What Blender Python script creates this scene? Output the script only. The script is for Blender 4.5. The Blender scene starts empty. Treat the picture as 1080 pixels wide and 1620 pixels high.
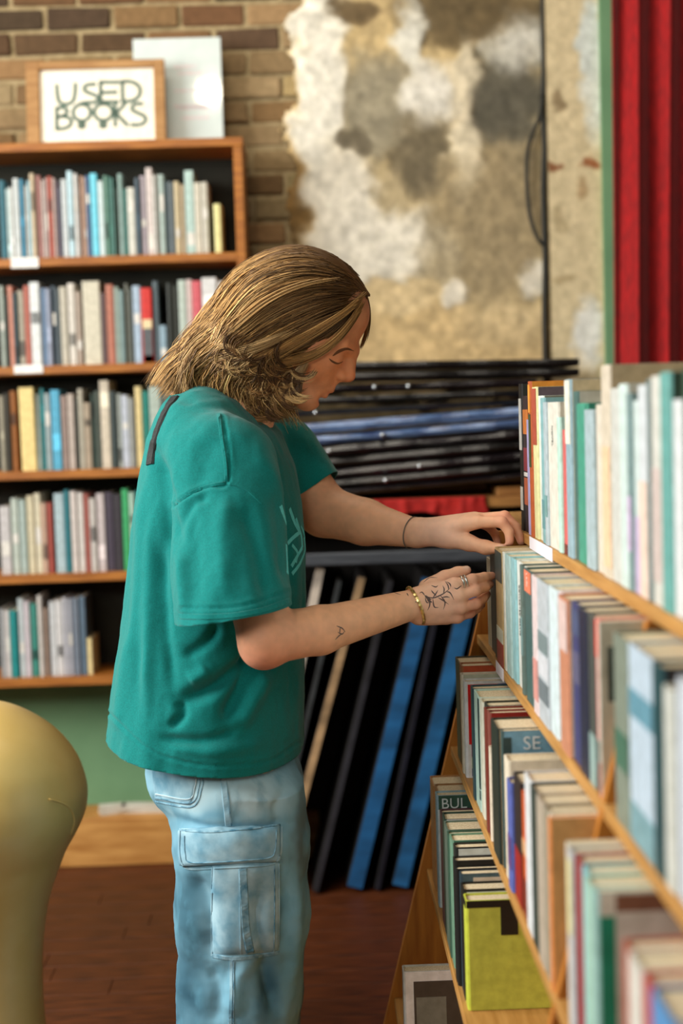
import bpy, bmesh, math, random
import numpy as np
from mathutils import Vector, Matrix
from mathutils.bvhtree import BVHTree

random.seed(7)
rng = np.random.default_rng(7)
SC = bpy.context.scene
COL = SC.collection

# ------------------------------------------------------------------ camera, light, exposure
FPX = 2250.0                       # focal length in pixels of the 1080x1620 frame (50 mm lens)
VX, VY, ROLL = 494.0, 655.0, math.radians(1.8)
CAM = Vector((0.0, 0.0, 1.42))
_y = Vector(((VX - 540) / FPX, -(VY - 810) / FPX, -1.0)).normalized()
_zx, _zy = -math.sin(ROLL), math.cos(ROLL)
_z = Vector((_zx, _zy, -(_zx * _y.x + _zy * _y.y) / _y.z)).normalized()
_x = _y.cross(_z).normalized()
RC = Matrix((_x, _y, _z))          # camera space -> world space
cam_data = bpy.data.cameras.new('camera')
cam_data.sensor_width = 36.0
cam_data.lens = FPX * 36.0 / 1620.0
cam_data.clip_start = 0.05
cam_data.dof.use_dof = True
cam_data.dof.focus_distance = 2.47
cam_data.dof.aperture_fstop = 2.2
cam = bpy.data.objects.new('camera', cam_data)
cam.matrix_world = Matrix.Translation(CAM) @ RC.to_4x4()
COL.objects.link(cam)
SC.camera = cam

world = bpy.data.worlds.new('world')
SC.world = world
world.use_nodes = True
world.node_tree.nodes['Background'].inputs[0].default_value = (1.0, 0.93, 0.80, 1)
world.node_tree.nodes['Background'].inputs[1].default_value = 0.10


def area(name, loc, target, sx, sy, watts, col):
    l = bpy.data.lights.new(name, 'AREA')
    l.shape = 'RECTANGLE'
    l.size, l.size_y, l.energy, l.color = sx, sy, watts, col
    o = bpy.data.objects.new(name, l)
    o.location = loc
    o.rotation_euler = (Vector(target) - Vector(loc)).to_track_quat('-Z', 'Y').to_euler()
    COL.objects.link(o)
    return o


area('window_daylight', (-2.9, 2.0, 2.4), (0.0, 2.8, 0.9), 2.2, 1.5, 140, (1.0, 0.985, 0.94))
area('shopfront_daylight', (-1.6, -1.6, 3.2), (0.1, 3.4, 1.2), 2.4, 1.2, 50, (1.0, 0.95, 0.86))
area('ceiling_track_light', (-0.4, 3.35, 3.42), (-0.3, 4.5, 1.5), 2.0, 0.3, 13, (1.0, 0.92, 0.78))
_l = bpy.data.lights.new('ceiling_spotlight', 'POINT')
_l.energy, _l.color, _l.shadow_soft_size = 14, (1.0, 0.85, 0.62), 0.05
LAMP = bpy.data.objects.new('ceiling_spotlight', _l)
COL.objects.link(LAMP)

SC.view_settings.view_transform = 'Standard'
SC.view_settings.look = 'None'
SC.view_settings.gamma = 1.0
SC.view_settings.use_curve_mapping = False
SC.view_settings.exposure = 0.56


# ------------------------------------------------------------------ helpers
def ray(px, py):
    return RC @ Vector(((px - 540) / FPX, -(py - 810) / FPX, -1.0))


def at(px, py, Y):
    """the point of the place, Y metres in front of the camera, seen at pixel px, py"""
    d = ray(px, py)
    return CAM + d * (Y / d.y)


def at_x(px, py, X):
    d = ray(px, py)
    return CAM + d * (X / d.x)


def lin(r, g, b):
    f = lambda v: (v / 255 / 12.92) if v <= 10 else ((v / 255 + 0.055) / 1.055) ** 2.4
    return (f(r), f(g), f(b), 1.0)


MATS = {}


def mat(name, rgb=None, rough=0.7, scale=0, rgb2=None, stretch=(1, 1, 1), bump=0.0, attr=None, spec=0.4, detail=4, metal=0.0, coat=0.0,
        mixlo=0.35, mixhi=0.65, sheen=0.0):
    """procedural material: a colour (or object colour / mesh colours) broken up by stretched noise, with fine bump"""
    if name in MATS:
        return MATS[name]
    m = bpy.data.materials.new(name)
    m.use_nodes = True
    nt = m.node_tree
    b = nt.nodes['Principled BSDF']
    b.inputs['Roughness'].default_value = rough
    b.inputs['Specular IOR Level'].default_value = spec
    b.inputs['Metallic'].default_value = metal
    b.inputs['Coat Weight'].default_value = coat
    b.inputs['Coat Roughness'].default_value = 0.06
    b.inputs['Sheen Weight'].default_value = sheen
    src = None
    if attr == 'object':
        n = nt.nodes.new('ShaderNodeObjectInfo')
        src = n.outputs['Color']
    elif attr:
        n = nt.nodes.new('ShaderNodeVertexColor')
        n.layer_name = attr
        src = n.outputs['Color']
    if scale:
        tc = nt.nodes.new('ShaderNodeTexCoord')
        mp = nt.nodes.new('ShaderNodeMapping')
        mp.inputs['Scale'].default_value = stretch
        nz = nt.nodes.new('ShaderNodeTexNoise')
        nz.inputs['Scale'].default_value = scale
        nz.inputs['Detail'].default_value = detail
        nt.links.new(tc.outputs['Object'], mp.inputs[0])
        nt.links.new(mp.outputs[0], nz.inputs['Vector'])
        rp = nt.nodes.new('ShaderNodeMapRange')
        rp.inputs[1].default_value, rp.inputs[2].default_value = mixlo, mixhi
        nt.links.new(nz.outputs[0], rp.inputs[0])
        mx = nt.nodes.new('ShaderNodeMix')
        mx.data_type = 'RGBA'
        nt.links.new(rp.outputs[0], mx.inputs[0])
        if src is not None:
            if rgb2 is None:
                dk = nt.nodes.new('ShaderNodeMix')
                dk.data_type = 'RGBA'
                dk.blend_type = 'MULTIPLY'
                dk.inputs[0].default_value = 1.0
                nt.links.new(src, dk.inputs[6])
                dk.inputs[7].default_value = (0.8, 0.8, 0.78, 1)
                nt.links.new(dk.outputs[2], mx.inputs[7])
            else:
                mx.inputs[7].default_value = lin(*rgb2)
            nt.links.new(src, mx.inputs[6])
        else:
            mx.inputs[6].default_value = lin(*rgb)
            mx.inputs[7].default_value = lin(*(rgb2 or rgb))
        nt.links.new(mx.outputs[2], b.inputs['Base Color'])
        if bump:
            bp = nt.nodes.new('ShaderNodeBump')
            bp.inputs['Strength'].default_value = bump
            bp.inputs['Distance'].default_value = 0.003
            nt.links.new(nz.outputs[0], bp.inputs['Height'])
            nt.links.new(bp.outputs[0], b.inputs['Normal'])
    elif src is not None:
        nt.links.new(src, b.inputs['Base Color'])
    else:
        b.inputs['Base Color'].default_value = lin(*rgb)
    MATS[name] = m
    return m


def tag(o, label=None, cat=None, group=None, kind=None):
    if label:
        o['label'] = label
    if cat:
        o['category'] = cat
    if group:
        o['group'] = group
    if kind:
        o['kind'] = kind
    return o


def empty(name, loc=(0, 0, 0)):
    o = bpy.data.objects.new(name, None)
    o.empty_display_size = 0.05
    o.location = loc
    COL.objects.link(o)
    return o


def link_mesh(name, me, m=None, parent=None, smooth=False):
    o = bpy.data.objects.new(name, me)
    COL.objects.link(o)
    if m is not None:
        me.materials.append(m)
    if smooth:
        me.shade_smooth()
    if parent is not None:
        o.parent = parent
        o.matrix_parent_inverse = Matrix.Translation(parent.location).inverted() if parent.rotation_euler[:] == (0.0, 0.0, 0.0) else parent_inv(parent)
    return o


def parent_inv(p):
    return (Matrix.LocRotScale(p.location, p.rotation_euler, p.scale)).inverted()


def mesh_py(name, V, F, m=None, parent=None, smooth=False):
    me = bpy.data.meshes.new(name)
    me.from_pydata([tuple(v) for v in V], [], [tuple(f) for f in F])
    me.update()
    return link_mesh(name, me, m, parent, smooth)


def bm_obj(name, bm, m=None, parent=None, smooth=False):
    me = bpy.data.meshes.new(name)
    bmesh.ops.recalc_face_normals(bm, faces=bm.faces)
    bm.to_mesh(me)
    bm.free()
    return link_mesh(name, me, m, parent, smooth)


def add_box(bm, lo, hi, bev=0.0, M=None):
    c = [(lo[i] + hi[i]) / 2 for i in range(3)]
    s = [abs(hi[i] - lo[i]) for i in range(3)]
    r = bmesh.ops.create_cube(bm, size=1.0, matrix=Matrix.Translation(c) @ Matrix.Diagonal((*s, 1)))
    vs = r['verts']
    if bev:
        es = list({e for v in vs for e in v.link_edges})
        g = bmesh.ops.bevel(bm, geom=es, offset=bev, segments=1, affect='EDGES')
        vs = list({v for f in g['faces'] for v in f.verts} | {v for v in vs if v.is_valid})
    if M is not None:
        bmesh.ops.transform(bm, matrix=M, verts=vs)
    return vs


def box(name, lo, hi, m, parent=None, bev=0.0, M=None):
    bm = bmesh.new()
    add_box(bm, lo, hi, bev, M)
    return bm_obj(name, bm, m, parent)


def tube_py(pts, rad, n=8, cap=True):
    """verts, faces of a tube along pts; rad a number or a list"""
    pts = [Vector(p) for p in pts]
    if not hasattr(rad, '__len__'):
        rad = [rad] * len(pts)
    V, F = [], []
    up = Vector((0.13, 0.21, 0.97))
    for i, p in enumerate(pts):
        t = (pts[min(i + 1, len(pts) - 1)] - pts[max(i - 1, 0)]).normalized()
        a = t.cross(up)
        if a.length < 1e-3:
            a = t.cross(Vector((1, 0, 0)))
        a.normalize()
        b = t.cross(a)
        for k in range(n):
            q = 2 * math.pi * k / n
            V.append(p + (a * math.cos(q) + b * math.sin(q)) * rad[i])
    for i in range(len(pts) - 1):
        for k in range(n):
            F.append((i * n + k, i * n + (k + 1) % n, (i + 1) * n + (k + 1) % n, (i + 1) * n + k))
    if cap:
        F.append(tuple(range(n - 1, -1, -1)))
        F.append(tuple(range((len(pts) - 1) * n, len(pts) * n)))
    return V, F


def tube(name, pts, rad, m, parent=None, n=8):
    V, F = tube_py(pts, rad, n)
    return mesh_py(name, V, F, m, parent, True)


def catmull(P, n=6):
    P = [np.array(p, float) for p in P]
    P = [2 * P[0] - P[1]] + P + [2 * P[-1] - P[-2]]
    out = []
    for i in range(1, len(P) - 2):
        for k in range(n):
            t = k / n
            out.append(0.5 * (2 * P[i] + (P[i + 1] - P[i - 1]) * t + (2 * P[i - 1] - 5 * P[i] + 4 * P[i + 1] - P[i + 2]) * t * t
                              + (3 * P[i] - P[i - 1] - 3 * P[i + 1] + P[i + 2]) * t ** 3))
    out.append(P[-2])
    return np.array(out)


def text_mesh(name, s, size, m, parent, M, ext=0.0004):
    cu = bpy.data.curves.new('lettering_tmp', 'FONT')
    cu.body = s
    cu.size = size
    cu.extrude = ext
    cu.resolution_u = 3
    o = bpy.data.objects.new('lettering_tmp', cu)
    COL.objects.link(o)
    dg = bpy.context.evaluated_depsgraph_get()
    me = bpy.data.meshes.new_from_object(o.evaluated_get(dg))
    bpy.data.objects.remove(o)
    bpy.data.curves.remove(cu)
    me.transform(M)
    me.name = name
    me.materials.clear()
    return link_mesh(name, me, m, parent)


_perm = rng.random((64, 64, 64)).astype(np.float32)


def vnoise(p, scale, octaves=3):
    """value noise in [0,1] at the points p (N,3)"""
    p = np.asarray(p, float) * scale
    tot = np.zeros(len(p))
    amp, norm = 1.0, 0.0
    for _ in range(octaves):
        i = np.floor(p).astype(int)
        f = p - i
        f = f * f * (3 - 2 * f)
        v = 0
        for dx in (0, 1):
            for dy in (0, 1):
                for dz in (0, 1):
                    w = (f[:, 0] if dx else 1 - f[:, 0]) * (f[:, 1] if dy else 1 - f[:, 1]) * (f[:, 2] if dz else 1 - f[:, 2])
                    v = v + w * _perm[(i[:, 0] + dx) % 64, (i[:, 1] + dy) % 64, (i[:, 2] + dz) % 64]
        tot += amp * v
        norm += amp
        amp *= 0.5
        p = p * 2.03 + 7.7
    return tot / norm


ORD = ('zeroth first second third fourth fifth sixth seventh eighth ninth tenth eleventh twelfth thirteenth fourteenth fifteenth '
       'sixteenth seventeenth eighteenth nineteenth twentieth').split()
ORD += ['twenty-' + w for w in ORD[1:10]] + ['thirtieth'] + ['thirty-' + w for w in ORD[1:10]] + ['fortieth'] + ['forty-' + w for w in ORD[1:10]]


def colour_name(c):
    r, g, b = [v / 255 for v in c]
    mx, mn = max(r, g, b), min(r, g, b)
    s = 0 if mx == 0 else (mx - mn) / mx
    if mx < 0.24:
        return 'black'
    if s < 0.11:
        return 'white' if mx > 0.78 else 'pale grey' if mx > 0.62 else 'grey' if mx > 0.4 else 'charcoal'
    d = mx - mn
    h = (60 * ((g - b) / d) if mx == r else 60 * (2 + (b - r) / d) if mx == g else 60 * (4 + (r - g) / d)) % 360
    if s < 0.28:
        if h < 20 or h > 320:
            return 'pinkish white' if mx > 0.72 else 'mauve' if mx > 0.45 else 'dark brown'
        if h < 75:
            return 'cream' if mx > 0.72 else 'taupe' if mx > 0.42 else 'dark olive'
        if h < 170:
            return 'pale green' if mx > 0.62 else 'grey green' if mx > 0.4 else 'dark green'
        if h < 250:
            return 'pale blue' if mx > 0.62 else 'slate grey' if mx > 0.4 else 'dark slate'
        return 'lavender'
    if h < 14 or h > 340:
        return 'red' if s > 0.62 and mx > 0.6 else 'rose' if mx > 0.65 else 'brick red' if mx > 0.42 else 'dark red'
    if h < 40:
        return 'orange' if s > 0.6 and mx > 0.7 else 'tan' if mx > 0.6 else 'brown'
    if h < 70:
        return 'yellow' if mx > 0.72 else 'olive'
    if h < 165:
        return 'green' if mx > 0.5 else 'dark green'
    if h < 188:
        return 'teal' if mx < 0.72 else 'pale aqua'
    if h < 245:
        return 'blue' if mx > 0.6 else 'dark blue' if mx > 0.38 else 'navy'
    return 'purple' if mx < 0.7 else 'lilac'


# ------------------------------------------------------------------ materials
M_cover = mat('book_cover_stock', attr='object', rough=0.45, scale=60, bump=0.08, spec=0.4)
M_page = mat('page_edges', (222, 208, 178), 0.9, 300, (196, 178, 142), (1, 1, 0.02))
M_oak = mat('shelf_wood', (176, 112, 44), 0.5, 9, (138, 80, 28), (1, 12, 12), 0.1)
M_pine = mat('pine_shelf_wood', (196, 140, 70), 0.5, 8, (166, 108, 48), (14, 1, 14), 0.1)
M_dark = mat('dark_back_panel', (38, 38, 28), 0.8, 6, (28, 28, 20), (1, 6, 1))
M_white = mat('white_paper', (236, 234, 230), 0.8, 40, (222, 220, 214))
M_black = mat('black_plastic_sleeve', (16, 15, 15), 0.28, 20, (28, 26, 26), (1, 1, 8), 0.4, spec=0.6)
M_ink = mat('grey_green_ink', (92, 112, 100), 0.8, 60, (80, 100, 88))

# ------------------------------------------------------------------ the setting
YW = 4.65                                                   # the brick wall
FLOOR_M = mat('dark_floor_boards', (96, 47, 17), 0.5, 7, (62, 28, 8), (1.5, 14, 14), 0.15, spec=0.4)
floor = box('floor', (-3.0, -2.6, -0.06), (2.2, YW, -0.02), mat('floor_underlay', (40, 24, 14), 0.9, 4, (30, 18, 10)))
tag(floor, kind='structure')
pw = 0.094
for i in range(37):
    y0 = 1.2 + i * pw
    xs = [-1.7, -0.75 + 0.5 * random.random(), 0.2 + 0.5 * random.random(), 1.4]
    for a, b_ in zip(xs[:-1], xs[1:]):
        o = box('floor_plank', (a + 0.001, y0 + 0.001, -0.02), (b_ - 0.001, y0 + pw - 0.001, random.uniform(-0.0008, 0.0)), FLOOR_M, floor, 0.0007)

wall = box('wall_back', (-3.0, YW + 0.012, -0.02), (2.2, YW + 0.15, 3.5), mat('lime_mortar', (166, 148, 112), 0.95, 30, (140, 122, 88), bump=0.6))
tag(wall, kind='structure')
M_brick = mat('old_brick', attr='object', rough=0.95, scale=45, bump=0.8)
bh, bw = 0.0772, 0.2145
z_base = at(200, 46, YW).z                                   # a bed joint in the photograph
x_base = at(70, 28, YW).x
for r in range(-20, 5):
    zc = z_base + r * bh
    for c in range(-3, 10):
        xc = x_base + c * bw + (bw / 2 if r % 2 else 0)
        if xc < -1.2 or xc > 0.74:
            continue
        px = 494 + xc * 484
        py = 655 - (zc - 1.42) * 484
        if px < 300 and py > 260 or py > 590:
            continue
        n = random.random()
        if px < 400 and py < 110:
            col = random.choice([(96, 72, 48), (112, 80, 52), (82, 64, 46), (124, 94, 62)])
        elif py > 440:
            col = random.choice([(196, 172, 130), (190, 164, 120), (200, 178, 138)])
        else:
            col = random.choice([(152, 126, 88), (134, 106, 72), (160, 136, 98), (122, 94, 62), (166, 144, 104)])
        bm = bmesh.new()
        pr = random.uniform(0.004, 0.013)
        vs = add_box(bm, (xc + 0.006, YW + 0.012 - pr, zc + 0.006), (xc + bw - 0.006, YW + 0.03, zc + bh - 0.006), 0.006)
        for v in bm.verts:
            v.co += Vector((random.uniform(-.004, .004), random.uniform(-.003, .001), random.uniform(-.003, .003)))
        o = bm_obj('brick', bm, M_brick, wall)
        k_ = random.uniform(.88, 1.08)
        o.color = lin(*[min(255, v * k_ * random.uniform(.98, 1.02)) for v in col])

# the broken render over the bricks, in pieces of relief: white skim, grey cement, tan lime
blobs = [  # px, py, rx, ry, rgb, weight
    (502, 120, 34, 190, (222, 218, 206), 1.3), (545, 350, 52, 100, (224, 218, 204), 1.2), (648, 60, 20, 55, (216, 214, 204), 1.2),
    (672, 150, 36, 42, (222, 218, 208), 1.2), (738, 190, 24, 125, (218, 206, 180), 1.2), (818, 60, 42, 48, (206, 204, 194), 1.2),
    (610, 385, 84, 55, (220, 214, 200), 1.15), (720, 466, 24, 26, (222, 214, 198), 1.3), (840, 440, 20, 20, (212, 206, 192), 1.1),
    (595, 170, 52, 66, (150, 142, 122), 1.2), (566, 225, 26, 20, (104, 96, 80), 1.4), (672, 236, 36, 68, (116, 106, 86), 1.3),
    (798, 156, 58, 66, (98, 94, 82), 1.5), (760, 20, 110, 44, (104, 90, 66), 1.2), (554, 24, 38, 22, (108, 92, 68), 1.3),
    (775, 350, 84, 105, (158, 142, 112), 1.2), (620, 300, 30, 40, (176, 160, 128), 1.0), (690, 400, 40, 50, (168, 154, 126), 1.0),
    (700, 540, 210, 52, (200, 174, 130), 1.1), (620, 470, 60, 20, (206, 184, 144), 1.0), (450, 150, 26, 120, (186, 160, 114), .9),
    (460, 315, 30, 60, (132, 104, 64), .9), (800, 520, 70, 40, (202, 182, 144), 1.0), (820, 250, 30, 40, (150, 136, 108), 1.0)]
st = 3.3
gx = np.arange(398, 868, st)
gy = np.arange(-46, 650, st)
PX, PY = np.meshgrid(gx, gy, indexing='ij')
p3 = np.stack([PX.ravel(), PY.ravel(), 0 * PX.ravel()], 1)
wob1 = (vnoise(p3, 1 / 38., 4) - .5) * 62
wob2 = (vnoise(p3 + 500, 1 / 38., 4) - .5) * 62
qx, qy = p3[:, 0] + wob1, p3[:, 1] + wob2
wsum = np.full(len(p3), 0.05)
csum = np.outer(wsum, np.array([190, 168, 126.]))
for bx, by, rx, ry, rgb, w in blobs:
    g = w * np.exp(-(((qx - bx) / rx) ** 2 + ((qy - by) / ry) ** 2) ** 1.6 * 0.9)
    g = g ** 2
    wsum += g
    csum += np.outer(g, rgb)
col = csum / wsum[:, None]
col = np.clip(col * 1.12 - 14, 0, 240) * (0.82 + 0.34 * vnoise(p3, 1 / 14., 4))[:, None]
# where the render still sticks to the wall: right of x=455, above the bare courses at the bottom
mask = np.minimum((qx - 462) / 30, (632 + 10 * np.sin(qx / 31.) - qy) / 24) + (vnoise(p3 + 90, 1 / 26., 4) - .5) * 1.2
lum = np.clip(col.mean(1), 0, 255)
thick = 0.004 + 0.010 * np.clip((lum - 95) / 110, 0, 1) + 0.003 * vnoise(p3, 1 / 16., 3)
thick = thick * np.clip(mask * 1.2 + .12, 0.05, 1)
nx_, ny_ = PX.shape
zz = [at(float(a), float(b), YW) for a, b in zip(p3[:, 0], p3[:, 1])]
V = [(q.x, YW - t - .001, q.z) for q, t in zip(zz, thick)]
mk = (mask > 0).reshape(nx_, ny_)
F = []
for i in range(nx_ - 1):
    for j in range(ny_ - 1):
        if mk[i, j] and mk[i + 1, j] and mk[i, j + 1] and mk[i + 1, j + 1]:
            F.append((i * ny_ + j, i * ny_ + j + 1, (i + 1) * ny_ + j + 1, (i + 1) * ny_ + j))


def set_colors(me, name, rgb):
    a = me.color_attributes.new(name, 'FLOAT_COLOR', 'POINT')
    c = np.ones((len(me.vertices), 4), np.float32)
    s = np.clip(np.asarray(rgb) / 255, 0, 1)
    c[:, :3] = np.where(s <= 0.04045, s / 12.92, ((s + 0.055) / 1.055) ** 2.4)
    a.data.foreach_set('color', c.ravel())


pl = mesh_py('plaster', V, F, mat('old_plaster', attr='tone', rough=0.95, scale=30, bump=0.35), wall, True)
set_colors(pl.data, 'tone', col)
md = pl.modifiers.new('edge', 'SOLIDIFY')
md.thickness = 0.002
md.offset = -1

# the pier right of the cable, its patches, the green painted edge
xa, xb = at(864, 300, YW).x, at(951, 300, YW - .05).x
gx = np.linspace(864, 951, 28)
gy = np.linspace(-60, 640, 200)
PX, PY = np.meshgrid(gx, gy, indexing='ij')
p3 = np.stack([PX.ravel(), PY.ravel(), 0 * PX.ravel() + 30], 1)
qx = p3[:, 0] + (vnoise(p3, 1 / 24., 3) - .5) * 34
qy = p3[:, 1] + (vnoise(p3 + 300, 1 / 24., 3) - .5) * 34
c0 = np.tile(np.array([198, 182, 146.]), (len(p3), 1))
for bx, by, rx, ry, rgb in [(944, 120, 26, 110, (206, 208, 198)), (925, 525, 28, 54, (214, 214, 206)), (934, 60, 20, 70, (196, 202, 196)),
                            (880, 160, 12, 18, (140, 122, 92)), (876, 262, 10, 9, (128, 84, 54)), (934, 260, 12, 9, (142, 88, 54)),
                            (918, 300, 14, 18, (164, 140, 104)), (880, 345, 14, 22, (166, 150, 116)), (890, 440, 24, 6, (170, 152, 116))]:
    g = np.clip(1.35 - (((qx - bx) / rx) ** 2 + ((qy - by) / ry) ** 2), 0, 1)[:, None]
    c0 = c0 * (1 - g) + np.array(rgb) * g
c0 *= (1.0 + 0.2 * vnoise(p3, 1 / 7., 3))[:, None]
zt, zb = 3.2, 0.0
V = []
for a, b_ in zip(p3[:, 0], p3[:, 1]):
    q = at(float(a), float(b_), YW - .05)
    X = xa + (xb - xa) * (a - 864) / (951 - 864)
    V.append((X, YW - .05 - .004 * float(vnoise(np.array([[a, b_, 9.]]), 1 / 20., 2)[0]), q.z))
F = [(i * 200 + j, i * 200 + j + 1, (i + 1) * 200 + j + 1, (i + 1) * 200 + j) for i in range(27) for j in range(199)]
pf = mesh_py('plaster', V, F, mat('old_plaster'), wall, True)
set_colors(pf.data, 'tone', c0)
box('pier', (xa, YW - .045, 0), (xb, YW + .03, 3.4), mat('lime_mortar'), wall)
M_green = mat('green_wall_paint', (114, 154, 114), 0.8, 5, (102, 142, 104), bump=.1)
tag(box('trim_1', (xb, YW - .075, 0), (xb + .075, YW + .03, 3.4), M_green), kind='structure')
box('painted_dado', (-1.8, YW - .006, 0.02), (0.15, YW + .014, 0.95), M_green, wall)
for i in range(1):
    pl_y = at(150, 1383, 4.46)
plinth = tag(box('baseboard_back', (-1.8, 4.47, -0.001), (-0.02, YW - .008, 0.155), mat('worn_pine_plinth', (204, 150, 82), .55, 6, (172, 116, 54), (1, 6, 6), .1), bev=.004), kind='structure')

# left wall with its window, right wall, ceiling: outside the frame, they close the room the light falls into
M_room = mat('brown_wall_paint', (78, 62, 46), 0.9, 3, (70, 55, 40))
bm = bmesh.new()
add_box(bm, (-3.1, -2.6, 0), (-3.0, YW + .1, 1.1))
add_box(bm, (-3.1, -2.6, 3.1), (-3.0, YW + .1, 3.5))
add_box(bm, (-3.1, -2.6, 1.1), (-3.0, 0.8, 3.1))
add_box(bm, (-3.1, 3.2, 1.1), (-3.0, YW + .1, 3.1))
tag(bm_obj('wall_left', bm, M_room), kind='structure')
wn = tag(empty('window_1', (-3.05, 2.0, 1.1)), kind='structure')
for k, (y0, y1, z0, z1) in enumerate([(.8, .86, 1.1, 3.1), (3.14, 3.2, 1.1, 3.1), (.86, 3.14, 1.1, 1.16), (.86, 3.14, 3.04, 3.1), (1.98, 2.02, 1.16, 3.04)]):
    box('window_frame', (-3.08, y0, z0), (-3.02, y1, z1), M_white, wn)
tag(box('wall_right', (2.2, -2.6, 0), (2.3, YW + .1, 3.5), M_room), kind='structure')
tag(box('ceiling', (-3.1, -2.6, 3.5), (2.3, YW + .15, 3.6), M_room), kind='structure')

# ------------------------------------------------------------------ wall bookcase with its books, sign and poster
YB = 4.40                                                    # front edges of the boards
bc = tag(empty('wall_bookcase', (-0.7, 4.52, 0.6)), 'brown wooden bookcase of five shelves fixed to the brick wall', 'bookcase')
XR = at(386, 320, YB).x
XL = -1.34
ZT = at(190, 236, YB).z
SHELF = [at(190, y, YB).z for y in (404, 575, 741, 905, 1069)]           # tops of the boards
bt = 0.026
box('side_panel', (XR - .028, YB, SHELF[4] - bt), (XR, YW - .012, ZT), M_oak, bc, .002)
box('side_panel', (XL, YB, SHELF[4] - bt), (XL + .028, YW - .012, ZT), M_oak, bc, .002)
box('top_board', (XL, YB - .004, ZT), (XR + .003, YW - .012, ZT + .026), M_oak, bc, .002)
for z in SHELF:
    box('shelf_board', (XL + .028, YB, z - bt), (XR - .028, YW - .03, z), M_oak, bc, .002)
box('back_panel', (XL + .028, YW - .03, SHELF[4] - bt), (XR - .028, YW - .014, ZT), M_dark, bc)
for n, (x0, y0, x1, y1) in enumerate([(17, 408, 61, 423), (22, 578, 68, 590)]):
    a, b_ = at(x0, y0, YB - .003), at(x1, y1, YB - .003)
    o = box('shelf_label', (a.x, YB - .0035, b_.z), (b_.x, YB - .0005, a.z), M_white, bc)
    o['label'] = 'small white paper shelf label'


def book(name, loc, th, h, dep, spine, label, group, cover=None, yaw=0.0, lean=0.0, pages=True, hard=None, band=None, page_col=None):
    """a book standing on loc: local -x is the spine, y the thickness, z the height; loc = near bottom corner of the spine"""
    root = tag(empty(name, loc), label, 'book', group)
    root.rotation_euler = (lean, 0, yaw)
    hard = 0.0025 if hard is None else hard
    ct = min(0.0022, th * .18)
    r = min(0.004, th * .3)
    # wrap-round cover: spine slightly rounded
    prof = [(dep, 0), (r, 0), (r * .3, r * .35), (0, r), (0, th - r), (r * .3, th - r * .35), (r, th), (dep, th)]
    inn = [(dep, ct), (r + ct, ct), (ct * 1.2, r + ct * .4), (ct * 1.2, th - r - ct * .4), (r + ct, th - ct), (dep, th - ct)]
    ring = prof + inn[::-1]
    n = len(ring)
    V = [(x, y, 0) for x, y in ring] + [(x, y, h) for x, y in ring]
    F = [(i, (i + 1) % n, n + (i + 1) % n, n + i) for i in range(n)]
    m = len(prof)
    quads = [(0, 1, n - 2, n - 1), (1, 2, n - 3, n - 2), (2, 3, n - 3), (3, 4, n - 4, n - 3), (4, 5, n - 4), (5, 6, n - 5, n - 4), (6, 7, n - 6, n - 5)]
    F += [tuple(q[::-1]) for q in quads] + [tuple(n + i for i in q) for q in quads]
    me = bpy.data.meshes.new('cover')
    me.from_pydata(V, [], F)
    bm = bmesh.new()
    bm.from_mesh(me)
    bmesh.ops.recalc_face_normals(bm, faces=bm.faces)
    bm.to_mesh(me)
    bm.free()
    me.materials.append(M_cover)
    c = bpy.data.objects.new('cover', me)
    COL.objects.link(c)
    c.parent = root
    c.color = lin(*spine)
    if pages:
        pb = cube_obj('page_block', (ct * 1.2, ct, hard), (dep - hard, th - ct, h - hard), M_page, root)
    if cover:                                                # the printed front of the cover, on the face towards the room's open side
        f = cube_obj('cover_print', (r, -.0006, .0005), (dep - .0005, .0, h - .0005), M_cover, root)
        f.color = lin(*cover)
        f['label'] = colour_name(cover) + ' printed front of the cover'
    for z0, z1, colr in (band or []):
        f = cube_obj('spine_band', (-.0006, r * .7, h * z0), (.0005, th - r * .7, h * z1), M_cover, root)
        f.color = lin(*colr)
        f['label'] = colour_name(colr) + ' band printed on the spine'
    return root


def cube_obj(name, lo, hi, m, parent):
    x0, y0, z0 = lo
    x1, y1, z1 = hi
    me = bpy.data.meshes.new(name)
    me.from_pydata([(x0, y0, z0), (x1, y0, z0), (x1, y1, z0), (x0, y1, z0), (x0, y0, z1), (x1, y0, z1), (x1, y1, z1), (x0, y1, z1)], [],
                   [(0, 3, 2, 1), (4, 5, 6, 7), (0, 1, 5, 4), (1, 2, 6, 5), (2, 3, 7, 6), (3, 0, 4, 7)])
    me.materials.append(m)
    o = bpy.data.objects.new(name, me)
    COL.objects.link(o)
    o.parent = parent
    return o


TIERS = ['top shelf', 'second shelf', 'third shelf', 'fourth shelf', 'lowest shelf']
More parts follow.
